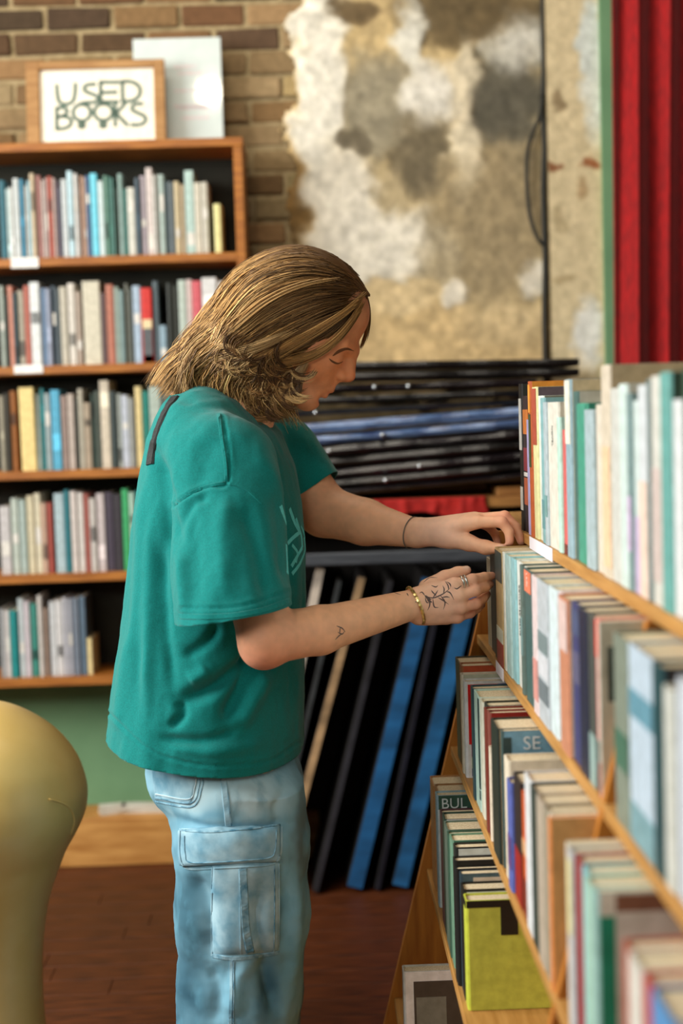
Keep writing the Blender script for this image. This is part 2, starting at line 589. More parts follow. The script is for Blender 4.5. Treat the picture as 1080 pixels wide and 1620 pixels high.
# crop pixels x0-x1 @ top : colour ; crops are 2.7x, origins as below
LB = [
    (0, [(0, 24, 770, 40, 100, 115), (26, 44, 805, 170, 190, 190), (44, 60, 800, 205, 208, 205), (61, 84, 762, 200, 206, 206), (86, 104, 765, 60, 130, 160), (106, 118, 790, 198, 196, 190), (119, 130, 770, 150, 190, 205),
         (132, 151, 740, 196, 178, 150), (156, 178, 748, 150, 104, 98), (180, 192, 770, 192, 178, 172), (193, 205, 760, 170, 150, 146), (206, 226, 752, 160, 76, 60), (227, 238, 760, 190, 168, 160), (239, 250, 770, 120, 106, 118),
         (252, 264, 800, 74, 74, 88), (266, 289, 765, 198, 204, 206), (291, 314, 730, 186, 216, 226), (316, 334, 740, 214, 214, 212), (336, 344, 780, 110, 96, 88), (346, 357, 750, 172, 136, 116), (358, 367, 756, 190, 160, 136), (369, 387, 750, 66, 96, 132),
         (389, 419, 740, 112, 204, 226), (421, 444, 772, 206, 222, 224), (446, 464, 750, 92, 132, 116), (466, 477, 755, 60, 112, 100), (478, 489, 760, 76, 120, 112), (491, 504, 800, 70, 88, 80), (506, 526, 740, 134, 160, 154), (529, 545, 806, 44, 104, 96),
         (546, 578, 800, 206, 206, 196), (580, 599, 760, 62, 80, 92), (601, 624, 750, 170, 160, 168), (626, 654, 715, 208, 196, 192), (656, 668, 748, 200, 198, 192), (669, 680, 745, 176, 176, 172), (682, 704, 745, 164, 182, 176), (706, 722, 772, 70, 86, 92),
         (723, 745, 776, 90, 100, 104), (747, 768, 774, 204, 188, 152), (769, 789, 786, 196, 178, 150), (792, 830, 726, 178, 204, 198), (832, 860, 778, 206, 200, 184), (862, 890, 776, 196, 192, 178), (905, 935, 872, 232, 226, 160)], (0, 0)),
    (1, [(0, 20, 140, 152, 162, 152), (24, 34, 180, 52, 60, 54), (36, 58, 140, 194, 132, 112), (60, 74, 170, 48, 76, 84), (76, 104, 160, 164, 158, 142), (106, 130, 140, 172, 96, 80), (132, 174, 125, 218, 222, 222), (176, 198, 150, 110, 134, 162),
         (200, 219, 152, 152, 160, 180), (221, 240, 140, 58, 72, 84), (241, 258, 150, 74, 84, 88), (260, 290, 145, 188, 182, 166), (294, 324, 130, 212, 206, 196), (326, 350, 165, 166, 150, 136), (355, 430, 120, 208, 202, 182), (432, 454, 170, 92, 72, 72),
         (456, 489, 135, 178, 112, 92), (491, 512, 145, 146, 160, 150), (513, 532, 160, 126, 150, 150), (536, 552, 130, 96, 98, 88), (553, 569, 150, 76, 82, 76), (571, 604, 140, 168, 188, 208), (606, 652, 150, 206, 52, 46), (656, 680, 120, 82, 96, 102),
         (681, 714, 310, 142, 168, 184), (717, 735, 130, 40, 46, 40), (736, 760, 140, 56, 60, 54), (765, 798, 115, 184, 198, 188), (800, 824, 112, 206, 188, 184), (826, 864, 120, 208, 96, 106), (866, 930, 105, 218, 218, 218), (932, 970, 120, 196, 190, 184)], (0, 400)),
    (2, [(0, 20, 610, 150, 144, 126), (22, 44, 600, 52, 48, 38), (46, 72, 590, 140, 84, 32), (76, 140, 575, 236, 210, 142), (146, 173, 602, 152, 162, 152), (175, 193, 580, 30, 112, 116), (195, 219, 600, 152, 166, 168), (221, 260, 585, 86, 168, 200), (265, 290, 610, 150, 130, 122),
         (291, 320, 602, 186, 172, 162), (325, 336, 620, 50, 54, 48), (337, 360, 580, 172, 166, 150), (362, 390, 640, 168, 152, 132), (392, 407, 600, 48, 66, 58), (408, 425, 590, 90, 100, 92), (430, 470, 545, 210, 198, 178), (472, 498, 590, 54, 66, 66),
         (500, 519, 600, 166, 174, 168), (521, 550, 607, 188, 194, 206), (552, 575, 620, 150, 152, 148), (580, 609, 570, 222, 202, 146), (612, 640, 590, 26, 124, 112), (642, 690, 570, 174, 188, 178), (692, 730, 600, 84, 90, 82), (732, 770, 590, 190, 176, 150)], (0, 400)),
    (3, [(0, 44, 165, 196, 192, 192), (50, 80, 130, 184, 194, 184), (82, 112, 136, 166, 182, 176), (118, 148, 120, 208, 198, 168), (149, 176, 110, 214, 206, 180), (180, 202, 150, 192, 160, 140), (203, 226, 150, 166, 80, 70), (234, 276, 110, 172, 192, 198), (278, 302, 95, 42, 114, 124),
         (305, 332, 100, 210, 200, 194), (333, 360, 106, 216, 210, 204), (362, 384, 110, 156, 86, 76), (386, 414, 130, 194, 188, 182), (416, 450, 110, 200, 188, 188), (452, 486, 105, 72, 64, 78), (488, 524, 112, 58, 54, 60), (526, 554, 90, 62, 168, 106), (556, 578, 105, 176, 206, 190),
         (580, 606, 100, 40, 120, 116), (608, 640, 110, 150, 150, 140)], (0, 740)),
    (4, [(0, 20, 605, 158, 160, 162), (21, 44, 610, 200, 194, 192), (46, 76, 610, 30, 134, 134), (80, 104, 560, 190, 200, 202), (105, 130, 570, 200, 190, 196), (132, 160, 580, 60, 134, 122), (165, 184, 545, 206, 200, 194), (185, 206, 600, 160, 138, 124), (214, 240, 572, 202, 204, 206),
         (241, 270, 566, 210, 208, 208), (272, 290, 555, 190, 190, 198), (291, 310, 560, 172, 174, 184), (314, 340, 556, 118, 128, 142), (341, 368, 550, 96, 116, 134), (372, 394, 730, 232, 212, 156)], (0, 740))]
for ti, rows, (ox, oy) in LB:
    zs = SHELF[ti] + .0005
    prev = -9
    bot = [405, 577, 743, 907, 1070][ti]
    for k, (a, b_, t, *col) in enumerate(rows):
        pa, pb, pt = ox + a / 2.7, ox + b_ / 2.7, oy + t / 2.7
        pm = (pt + bot) / 2
        X0, X1 = at(pa, pm, YB + .03).x, at(pb, pm, YB + .03).x
        X0 = max(X0, prev + .0004)
        if X1 - X0 < .004 or X1 > XR - .032:
            X1 = min(max(X1, X0 + .005), XR - .032)
        prev = X1
        h = at((pa + pb) / 2, pt, YB + .03).z - zs
        h = min(h, (SHELF[ti - 1] - bt if ti else ZT) - zs - .006)
        th = X1 - X0
        size = ('thick ' if th > .028 else 'thin ' if th < .010 else '')
        band = []
        if ti == 1 and (a, b_) == (606, 652):
            band = [(0.0, .46, (92, 96, 100)), (.46, .58, (232, 214, 170)), (0.0, .1, (150, 40, 46))]
            lab = 'red book with a cream disc and grey foot on second shelf of the wall bookcase'
        elif (ti, a) == (2, 76):
            lab = 'thick pale yellow book tilting on the third shelf of the wall bookcase'
        elif (ti, a) == (1, 355):
            lab = 'thickest cream book on the second shelf of the wall bookcase'
        elif (ti, a) == (0, 905):
            lab = 'short pale yellow book at right end of top shelf, wall bookcase'
        elif (ti, a) == (4, 372):
            lab = 'short pale yellow book at right end of lowest shelf, wall bookcase'
        elif (ti, a) == (0, 389):
            lab = 'bright sky blue book on the top shelf of the wall bookcase'
        else:
            lab = f'{size}{colour_name(col)} book, {ORD[k + 1]} from left on {TIERS[ti]} of wall bookcase'
            if random.random() < .4:
                c2 = random.choice([(226, 222, 214), tuple(int(v * .55) for v in col), tuple(min(255, int(v * 1.25)) for v in col)])
                z = random.uniform(.08, .7)
                band = [(z, z + random.uniform(.08, .22), c2)]
        lean = {(2, 76): .03, (0, 905): .05}.get((ti, a), 0.0)
        prev += h * math.sin(lean)
        r = book('book', (X0, YB + .03 + random.uniform(-.004, .008), zs), th, h, .15 + random.uniform(-.02, .02), col, lab,
                 'books on the ' + TIERS[ti] + ' of the wall bookcase', band=band)
        # this bookcase faces the room: turn the spine towards -y
        r.rotation_euler = (0, lean * -1, math.pi / 2)
        r.location.x = X1 + (h * math.sin(lean) if lean else 0)

# the framed sign: frame rails, mat, lettering drawn stroke by stroke
zt = ZT + .0265
YS = 4.452
sx0, sx1 = at(43, 232, YS).x, at(263, 230, YS).x
sh = at(150, 90, YS).z - zt
sign = tag(empty('framed_sign', ((sx0 + sx1) / 2, YS, zt)), 'tan wooden frame with hand lettered used books sign on the wall bookcase', 'sign')
LEAN = Matrix.Rotation(math.radians(-7), 4, 'X')
SM = Matrix.Translation(((sx0 + sx1) / 2, YS, zt)) @ LEAN
W2 = (sx1 - sx0) / 2
M_fr = mat('tan_frame_wood', (170, 128, 78), .6, 10, (146, 104, 58), (1, 8, 8), .1)
fl, fr_, ft, fb = .040, .034, .024, .012
for nm, lo, hi in [('frame_rail', (-W2, 0, 0), (-W2 + fl, .022, sh)), ('frame_rail', (W2 - fr_, 0, 0), (W2, .022, sh)),
                   ('frame_rail', (-W2 + fl, 0, sh - ft), (W2 - fr_, .022, sh)), ('frame_rail', (-W2 + fl, 0, 0), (W2 - fr_, .022, fb))]:
    box(nm, lo, hi, M_fr, sign, .002, SM)
mat_ = box('mat_board', (-W2 + fl, .012, fb), (W2 - fr_, .02, sh - ft), mat('ivory_mat_board', (240, 234, 218), .8, 30, (232, 224, 206)), sign, 0, SM)
mat_['label'] = 'ivory paper carrying the lettering'
L = {'U': [(240, 345), (243, 395), (250, 425), (268, 437), (297, 434), (313, 415), (319, 385), (322, 340)],
     'S': [(408, 345), (378, 346), (362, 356), (362, 374), (385, 388), (410, 400), (419, 416), (405, 431), (360, 432)],
     'E1': [(432, 335), (430, 432)], 'E2': [(430, 336), (512, 338)], 'E3': [(430, 386), (500, 386)], 'E4': [(430, 431), (507, 433)],
     'D1': [(527, 335), (527, 432)], 'D2': [(527, 335), (565, 337), (595, 355), (605, 383), (594, 413), (565, 430), (527, 432)],
     'B1': [(238, 455), (236, 556)], 'B2': [(238, 455), (268, 454), (283, 466), (278, 484), (258, 495), (238, 500)],
     'B3': [(258, 495), (288, 503), (301, 522), (290, 544), (268, 554), (236, 556)],
     'O': [(347 + 38 * math.cos(t * .3142), 480 + 40 * math.sin(t * .3142)) for t in range(21)], 'O2': [(347, 440), (347, 432)],
     'o': [(345 + 11 * math.cos(t * .628), 541 + 11 * math.sin(t * .628)) for t in range(11)],
     'P': [(441 + 40 * math.cos(t * .3142), 481 + 40 * math.sin(t * .3142)) for t in range(21)], 'P2': [(441, 441), (441, 432)],
     'p': [(438 + 11 * math.cos(t * .628), 542 + 11 * math.sin(t * .628)) for t in range(11)],
     'K1': [(492, 440), (492, 548)], 'K2': [(535, 445), (496, 488)], 'K3': [(496, 488), (518, 515), (545, 546)],
     'S2': [(612, 445), (585, 445), (568, 456), (569, 474), (592, 490), (616, 503), (626, 521), (612, 541), (590, 547), (563, 546)]}
bm = bmesh.new()
pw_, ph_ = 2 * W2 - fl - fr_, sh - ft - fb
for k, pts in L.items():
    P = catmull([(-W2 + fl + (x - 165) / 500 * pw_, sh - ft - (y - 272) / 350 * ph_, 0) for x, y in pts], 4) if len(pts) > 2 else \
        np.array([(-W2 + fl + (x - 165) / 500 * pw_, sh - ft - (y - 272) / 350 * ph_, 0) for x, y in pts])
    hw = .0060
    row = []
    for i, p in enumerate(P):
        t = P[min(i + 1, len(P) - 1)] - P[max(i - 1, 0)]
        t /= np.linalg.norm(t) + 1e-9
        nrm = np.array((-t[1], t[0], 0))
        e = -t * hw * .6 if i == 0 else t * hw * .6 if i == len(P) - 1 else 0
        a, b_ = p + nrm * hw + e, p - nrm * hw + e
        row.append((bm.verts.new(SM @ Vector((a[0], .0117, a[1]))), bm.verts.new(SM @ Vector((b_[0], .0117, b_[1])))))
    for (a, b_), (c, d) in zip(row[:-1], row[1:]):
        bm.faces.new((a, b_, d, c))
lt = bm_obj('lettering', bm, M_ink, sign)
lt['label'] = 'grey green hand drawn words used books'

YP = 4.535
x0, x1 = at(215, 232, YP).x, at(354, 232, YP).x
hh = at(280, 56, YP).z - zt
post = tag(empty('glazed_poster', ((x0 + x1) / 2, YP, zt)), 'tall white glossy notice standing behind the framed sign', 'poster')
PM = Matrix.Translation(((x0 + x1) / 2, YP, zt)) @ Matrix.Rotation(math.radians(-4.5), 4, 'X')
w2 = (x1 - x0) / 2
box('backing_board', (-w2, .0, 0), (w2, .012, hh), mat('white_notice_sheet', (206, 216, 214), .6, 20, (198, 210, 208), spec=.2, coat=.8), post, .001, PM)
bm = bmesh.new()
for i, (fx0, fx1, fz) in enumerate([(.46, .72, .72), (.5, .78, .66), (.46, .8, .5), (.44, .82, .36), (.48, .86, .34), (.52, .84, .25)]):
    add_box(bm, (-w2 + 2 * w2 * fx0, -.0006, hh * fz), (-w2 + 2 * w2 * fx1, 0, hh * (fz + .03)), 0, PM)
o = bm_obj('printed_lines', bm, mat('faded_pink_print', (214, 196, 196), .5, 90, (204, 206, 208), spec=.5), post)
o['label'] = 'faint pink printed lines'
# the lamp whose glare the notice mirrors
pt = at(330, 143, YP)
n_ = Vector((0, -math.cos(math.radians(4.5)), math.sin(math.radians(4.5))))
v_ = (pt - CAM).normalized()
r_ = v_ - 2 * v_.dot(n_) * n_
LAMP.location = pt + r_ * ((3.28 - pt.z) / r_.z if r_.z > .05 else 3.0)

# ------------------------------------------------------------------ low papers on the plinth
M_sheet = mat('loose_paper', (214, 208, 196), .8, 20, (200, 192, 176))
for px, w_, d_, a, lab in [(178, .085, .055, .25, 'small cream stack of loose paper on the pine plinth by the gold stool'),
                           (232, .16, .05, -.05, 'long white stack of loose paper lying on the pine plinth behind the jeans')]:
    q = at(px, 1296, 4.53)
    bm = bmesh.new()
    for k in range(4):
        add_box(bm, (-w_ / 2, -d_ / 2, k * .006), (w_ / 2, d_ / 2, k * .006 + .005), 0, Matrix.Translation((q.x, 4.54, .1555)) @ Matrix.Rotation(a + random.uniform(-.1, .1), 4, 'Z'))
    tag(bm_obj('paper_stack', bm, M_sheet), lab, 'paper')  # loose sheets stacked together in one mesh

# ------------------------------------------------------------------ counter with the pile of black sleeves, panels leaning underneath
YC = 4.08
ct = tag(empty('display_counter', (0.2, 4.3, 0)), 'dark display counter with a worn wooden top under the pile of black portfolios', 'counter')
cz = at(700, 789, YC).z
cx0, cx1 = at(372, 800, YC).x, at(858, 800, YC).x
M_ct = mat('worn_counter_wood', (168, 118, 62), .55, 9, (132, 86, 40), (1, 8, 8), .1)
M_cb = mat('black_counter_paint', (20, 16, 14), .6, 8, (28, 22, 18))
box('counter_top', (cx0, YC, cz - .03), (cx1, 4.58, cz), M_ct, ct, .003)
box('back_board', (cx0 + .01, 4.50, .0), (cx1 - .01, 4.53, cz - .03), M_cb, ct)
box('end_board', (cx0, YC + .02, .0), (cx0 + .025, 4.50, cz - .03), M_cb, ct)
box('end_board', (cx1 - .025, YC + .02, .0), (cx1, 4.50, cz - .03), M_cb, ct)
rz = at(620, 882, YC).z
o = box('front_rail', (cx0, YC - .002, rz - .018), (cx1, YC + .02, rz + .018), mat('grey_rail_metal', (88, 92, 98), .4, 12, (70, 74, 80), (1, 10, 10), metal=.3), ct, .004)
o['label'] = 'grey metal rail under the counter top'

# red cloth lying on the counter edge and hanging over its front
q0, q1 = at(590, 800, YC), at(770, 800, YC)
nx, ny = 40, 16
V = []
for i in range(nx + 1):
    for j in range(ny + 1):
        u, v = i / nx, j / ny
        x = q0.x + (q1.x - q0.x) * u
        drop = .040 + .020 * u + .006 * math.sin(u * 11)
        s_ = v * (.018 + drop)
        wv = .004 * math.sin(u * 23 + v * 2) * min(1, v * 2) + .003 * math.sin(u * 51)
        V.append((x, YC + .016 - s_, cz + .003) if s_ < .022 else (x + .004 * math.sin(v * 5 + u * 9), YC - .006 - max(0, wv) - .003 * v, cz + .003 - (s_ - .022)))
F = [(i * (ny + 1) + j, i * (ny + 1) + j + 1, (i + 1) * (ny + 1) + j + 1, (i + 1) * (ny + 1) + j) for i in range(nx) for j in range(ny)]
o = tag(mesh_py('red_cloth', V, F, mat('red_cloth', (178, 30, 22), .85, 30, (150, 22, 18), bump=.3), None, True), 'red cloth hanging over the counter edge beneath the pile of black portfolios', 'cloth')
md = o.modifiers.new('cloth_thickness', 'SOLIDIFY')
md.thickness = .002
M_blue = mat('blue_sheen_sleeve', (110, 140, 184), .25, 14, (52, 66, 104), (1, 1, 10), .3, spec=.7)
M_plum = mat('dark_plum_sleeve', (34, 28, 32), .25, 14, (18, 15, 16), (1, 1, 10), .3, spec=.7)
M_tan2 = mat('brown_board', (120, 88, 54), .6, 14, (96, 66, 38), (1, 8, 8))


def sleeve(name, zl, zr, th, m, label, x0, x1, yf, group, glints=()):
    """a limp flat portfolio in the pile; zl and zr heights at its ends; it sags a little between them"""
    root = tag(empty(name, ((x0 + x1) / 2, yf + .2, (zl + zr) / 2)), label, 'portfolio', group)
    n = 30
    V, F = [], []
    dep = .40 + random.uniform(-.03, .03)
    ph = random.uniform(0, 6)
    prof = [(0, .0), (.004, .5), (0.012, 1.0), (dep, 1.0), (dep, 0.0), (.012, 0.0)]
    for i in range(n + 1):
        u = i / n
        x = x0 + (x1 - x0) * u
        zb = zl + (zr - zl) * u
        yo = .006 * math.sin(u * 9 + ph) + .003 * math.sin(u * 31 + ph)
        for y, t in [(0.004, .1), (-.004, .5), (.004, .9), (dep, .9), (dep, .1)]:
            V.append((x, yf + y + yo, zb + th * t))
    m_ = 5
    for i in range(n):
        for k in range(m_):
            F.append((i * m_ + k, i * m_ + (k + 1) % m_, (i + 1) * m_ + (k + 1) % m_, (i + 1) * m_ + k))
    F.append(tuple(range(m_)))
    F.append(tuple(range(n * m_ + m_ - 1, n * m_ - 1, -1)))
    mesh_py('sleeve', V, F[::1], m, root)
    for g in glints:                                         # bright metal discs added to stand for glints on the front edge
        u = (g - 455) / (918 - 455)
        x = x0 + (x1 - x0) * u
        tube('glint_disc', [(x, yf - .008, zl + (zr - zl) * u + th * .5), (x, yf + .002, zl + (zr - zl) * u + th * .5)], .007, mat('glint_steel', (190, 196, 200), .25, metal=.9), root, 10)
    return root


sx0, sx1 = at(452, 700, YC).x, at(858, 700, YC).x
rows = [  # photo y at the left (x=455) and right end (x=850), thickness px, material, words
    (572, 566, 13, M_black, 'thin black portfolio on the very top of the pile on the counter'),
    (590, 582, 15, M_black, 'black portfolio second from the top of the counter pile', ),
    (609, 598, 15, M_plum, 'glossy black portfolio third from the top of the counter pile'),
    (629, 613, 14, M_black, 'black portfolio just above the blue ones in the counter pile'),
    (650, 628, 11, M_black, 'black portfolio resting directly on the upper blue portfolio'),
    (672, 640, 17, M_blue, 'upper of the two shiny blue portfolios in the counter pile'),
    (694, 660, 12, M_blue, 'lower of the two shiny blue portfolios in the counter pile'),
    (712, 676, 15, M_plum, 'dark plum portfolio under the two blue ones on the counter'),
    (732, 694, 14, M_black, 'black portfolio fourth from the bottom of the counter pile'),
    (750, 711, 14, M_plum, 'dark plum portfolio third from the bottom of the counter pile'),
    (768, 729, 14, M_black, 'black portfolio second from the bottom of the counter pile'),
    (784, 746, 13, M_plum, 'dark plum portfolio at the bottom of the counter pile')]
for k, (yl, yr, th, m, lab) in enumerate(rows):
    zl, zr = at(455, yl, YC).z, at(850, yr, YC).z
    th = min(rows[k + 1][0] - yl, rows[k + 1][1] - yr) - 1.2 if k < 11 else 11
    x1 = at(918, 570, YC).x if k < 2 else sx1 - .01 * random.random()
    zr2 = zr + (zr - zl) * (x1 - sx1) / (sx1 - sx0)
    zl = max(zl - th / 553, cz + .001 + .0016 * (11 - k))
    sleeve('black_portfolio', zl, zr2 - th / 553, th / 553, m, lab, sx0 - .03 * random.random(), x1, YC + .02 + .012 * random.random(), 'portfolios piled on the counter',
           [(560,), (), (630, 690), (), (520,), (), (640,), (545,), (), (700,), (640,), (), ()][k])
box_wedge = box('counter_riser', (at(790, 790, YC).x, YC + .05, cz), (sx1 - .005, 4.4, max(cz + .006, at(850, 764, YC).z - .012)), M_ct, ct, .002)
box_wedge['label'] = 'wooden block propping up the pile'

# leaning panels in the rack below: each a flat board seen on its edge
pan = [  # x top, y top, x bottom (on the floor line y~1395), edge px, colour of the edge, words
    (510, 885, 400, 15, (214, 200, 184), 'white edged board leaning under the counter nearest the green shirt'),
    (577, 900, 438, 13, (186, 152, 112), 'tan edged board leaning under the counter'),
    (541, 905, 419, 8, (60, 64, 66), 'charcoal edged board between the tan and the white edged boards'),
    (622, 905, 498, 10, (50, 50, 56), 'dark grey edged board leaning to the left of the first blue board'),
    (684, 905, 560, 26, (38, 104, 160), 'first of two bright blue edged boards leaning under the counter'),
    (706, 900, 596, 9, (34, 36, 48), 'black edged board squeezed between the two blue edged boards'),
    (753, 900, 632, 26, (42, 110, 166), 'second bright blue edged board leaning under the counter, nearest the stepped bookcase'),
    (775, 905, 668, 9, (36, 40, 44), 'black edged board leaning at the far right under the counter')]
M_pan = mat('dark_canvas_board', (18, 15, 14), .7, 20, (26, 22, 20))
for xt, yt, xb_, e, colr, lab in pan:
    pt_, pb_ = at(xt, yt, YC + .04), at(xb_, 1392, YC + .04)
    pb_.z = .002
    ax = (pt_ - pb_)
    ax.y = 0
    Ln = ax.length
    ang = math.atan2(ax.x, ax.z)
    th = e / 553
    root = tag(empty('leaning_board', pb_), lab, 'board', 'boards leaning under the counter')
    Mx = Matrix.Translation(pb_ + Vector((0, 0, th * abs(math.sin(ang)))) + Vector((0, 0, .001))) @ Matrix.Rotation(ang, 4, 'Y')
    Ln = Ln - .03
    box('panel', (-th / 2, .004, 0), (th / 2, .38, Ln), M_pan, root, .002, Mx)
    m_e = mat('edge_%d_%d_%d' % colr, colr, .4, 5, tuple(int(v * .72) for v in colr), (1, 1, 3), spec=.5)
    o = box('edge_strip', (-th / 2 + .001, 0, .004), (th / 2 - .001, .004, Ln - .004), m_e, root, 0, Mx)
    o['label'] = colour_name(colr) + ' front edge'

# ------------------------------------------------------------------ curtain, cable, gold stool
M_cur = mat('red_velvet', (168, 4, 8), .9, 120, (130, 2, 6), (1, 1, .2), .3, sheen=.3)
YK = 4.38
cx = at(972, 560, YK).x
nu, nv = 360, 40
V = []
for j in range(nv + 1):
    z = 0.04 + (3.12 - 0.04) * j / nv
    fl = 1.0 - .028 * (z - 1.6) if z > 0 else 1
    x0_ = cx + .012 * (z - 1.6)
    for i in range(nu + 1):
        u = i / nu * 1.15
        f = 26 * u + .8 * math.sin(3 * u) + .15 * math.sin(z * 1.3)
        s = math.sin(f * 2.35)
        V.append((x0_ + u + .008 * math.sin(f * 4.7), YK + .032 * math.copysign(abs(s) ** .8, s) + .006 * math.sin(z * 2 + f), z))
F = [(j * (nu + 1) + i, j * (nu + 1) + i + 1, (j + 1) * (nu + 1) + i + 1, (j + 1) * (nu + 1) + i) for j in range(nv) for i in range(nu)]
cur = tag(empty('red_curtain', (cx + .5, YK, 0)), 'long red velvet curtain hanging in folds beside the green wall edge', 'curtain')
cl = mesh_py('curtain_cloth', V, F, M_cur, cur, True)
sm = cl.modifiers.new('thickness', 'SOLIDIFY')
sm.thickness = .004
tube('curtain_rod', [(cx - .1, YK, 3.135), (cx + 1.15, YK, 3.135)], .014, M_black, cur, 10)
for xx in (cx - .02, cx + 1.1):
    tube('rod_bracket', [(xx, YK, 3.135), (xx, YW - .02, 3.135)], .008, M_black, cur, 8)

M_cab = mat('black_cable', (34, 34, 28), .6)
cb = tag(empty('hanging_cable', at(862, 560, YW - .03)), 'thin black cable running down the old plaster with a loose loop', 'cable')
pts = [at(x, y, YW - .028) for x, y in [(858, -60), (859, 60), (860, 120), (858, 170), (861, 230), (859, 300), (861, 370), (862, 430), (861, 500), (863, 640), (863, 760)]]
tube('cable', catmull(pts, 5), .0095, M_cab, cb, 8)
pts = [at(x, y, YW - .034) for x, y in [(859, 150), (853, 185), (842, 212), (834, 240), (833, 290), (838, 340), (848, 372), (858, 388)]]
tube('cable', catmull(pts, 5), .0065, M_cab, cb, 8)

YG = 2.9
gx = at(-42, 1400, YG).x
s_ = FPX / YG
M_gold = mat('gold_vinyl', (226, 194, 122), .36, 5, (212, 176, 98), (1, 1, 1), .03, spec=.5)
gs = tag(empty('gold_stool', (gx, YG, 0)), 'rounded gold vinyl stool with a bulbous padded top and narrow waist', 'stool')
prof = [(1108, 8), (1112, 40), (1124, 80), (1146, 118), (1172, 148), (1204, 171), (1232, 182), (1258, 187), (1284, 185)]
prof2 = [(1284, 185), (1304, 178), (1326, 166), (1352, 150), (1384, 136), (1420, 122), (1460, 112), (1520, 104), (1600, 102), (1680, 108), (1740, 122), (1776, 130)]


def lathe(prof, name, wr):
    V, F = [], []
    n = 72
    P = catmull([(r, y, 0) for y, r in prof], 5)
    for k, (r, y, _) in enumerate(P):
        z = max(at(-42, float(y), YG).z, 0.0)
        for i in range(n):
            a = 2 * math.pi * i / n
            rr = r / s_
            if wr:                                            # gathered creases near the seam
                t = k / (len(P) - 1)
                rr += .0016 * math.sin(a * 46) * max(0, 1 - abs(t - .315) * 22) * math.exp(-((a - 5.2) / .38) ** 2)
            V.append((gx + rr * math.cos(a), YG + rr * math.sin(a), z))
    for k in range(len(P) - 1):
        for i in range(n):
            F.append((k * n + i, (k + 1) * n + i, (k + 1) * n + (i + 1) % n, k * n + (i + 1) % n))
    if name == 'padded_top':
        F.append(tuple(range(n)))
    return mesh_py(name, V, F, M_gold, gs, True)


lathe(prof + prof2[1:], 'padded_top', 1)['label'] = 'bulbous gold vinyl padding'
tube('seam_piping', catmull([(gx + (r + 1.2) / s_ * math.cos(a), YG + (r + 1.2) / s_ * math.sin(a), at(-42, y, YG).z) for y, r, a in [(1240, 184.5, -.64), (1252, 186.5, -.50), (1268, 187, -.38), (1290, 183, -.30), (1312, 174, -.28)]], 5), .0020, M_gold, gs, 6)
tube('foot_ring', [(gx + 131 / s_ * math.cos(a * .1309), YG + 131 / s_ * math.sin(a * .1309), .012) for a in range(49)], .012, M_black, gs, 8)

# ------------------------------------------------------------------ the stepped bookcase on the right
TX = {'A': .365, 'B': .308, 'C': .2505, 'D': .197, 'E': .125, 'F': .078}
TH = {'A': .221, 'B': .441, 'C': .661, 'D': .905, 'E': 1.165, 'F': 1.385}
TN = {'A': 'top tier', 'B': 'second tier', 'C': 'third tier', 'D': 'fourth tier', 'E': 'fifth tier'}
M_orange = mat('amber_pine', (190, 142, 78), .5, 7, (164, 116, 56), (12, 1, 12), .1)
M_amber = mat('amber_board', (190, 124, 46), .5, 7, (160, 96, 32), (8, 8, 1), .1)
sb = tag(empty('stepped_bookcase', (.3, 1.9, 0)), 'amber pine bookcase with stepped sloping tiers of books before the red curtain', 'bookcase')
YE, YM, YN = 2.76, 1.553, 0.80
for k in 'ABCDEF':
    z = CAM.z - TH[k]
    y1 = 3.02 if k == 'A' else YE
    box('shelf_board', (TX[k], YN, z - .018), (TX[k] + .20, y1, z), M_orange, sb, .0015)


def slant(name, y0, y1, m, xin=0.0, xout=.20, htop=.240):
    xf = lambda h: .365 - .2575 * (h - .221)
    pr = [(xf(htop) + xin, htop), (xf(htop) + xout, htop), (xf(1.4195) + xout, 1.4195), (xf(1.4195) + xin, 1.4195)]
    V = [(x, y, CAM.z - h) for y in (y0, y1) for x, h in pr]
    return mesh_py(name, V, [(0, 1, 2, 3), (7, 6, 5, 4), (0, 4, 5, 1), (1, 5, 6, 2), (2, 6, 7, 3), (3, 7, 4, 0)], m, sb)


slant('end_panel', YE, YE + .02, M_amber, -.004)
slant('divider_panel', YM - .009, YM + .009, M_amber, .001)
slant('end_panel', YN - .02, YN, M_amber, -.004)
o = slant('back_panel', YN, YE, M_amber, .201, .212)
for k, x0, x1, ya, dz in [('A', 838, 874, 850, .0175), ('B', 785, 797, 1052, .016)]:
    a, b_ = at_x(x0, ya, TX[k]), at_x(x1, ya + 20, TX[k])
    z = CAM.z - TH[k]
    o = box('shelf_label', (TX[k] - .0012, b_.y, z - .0195), (TX[k] - .0002, a.y, z + .001), mat('lilac_label_card', (232, 228, 238), .7), sb)
    o['label'] = 'white paper category label on the shelf edge'

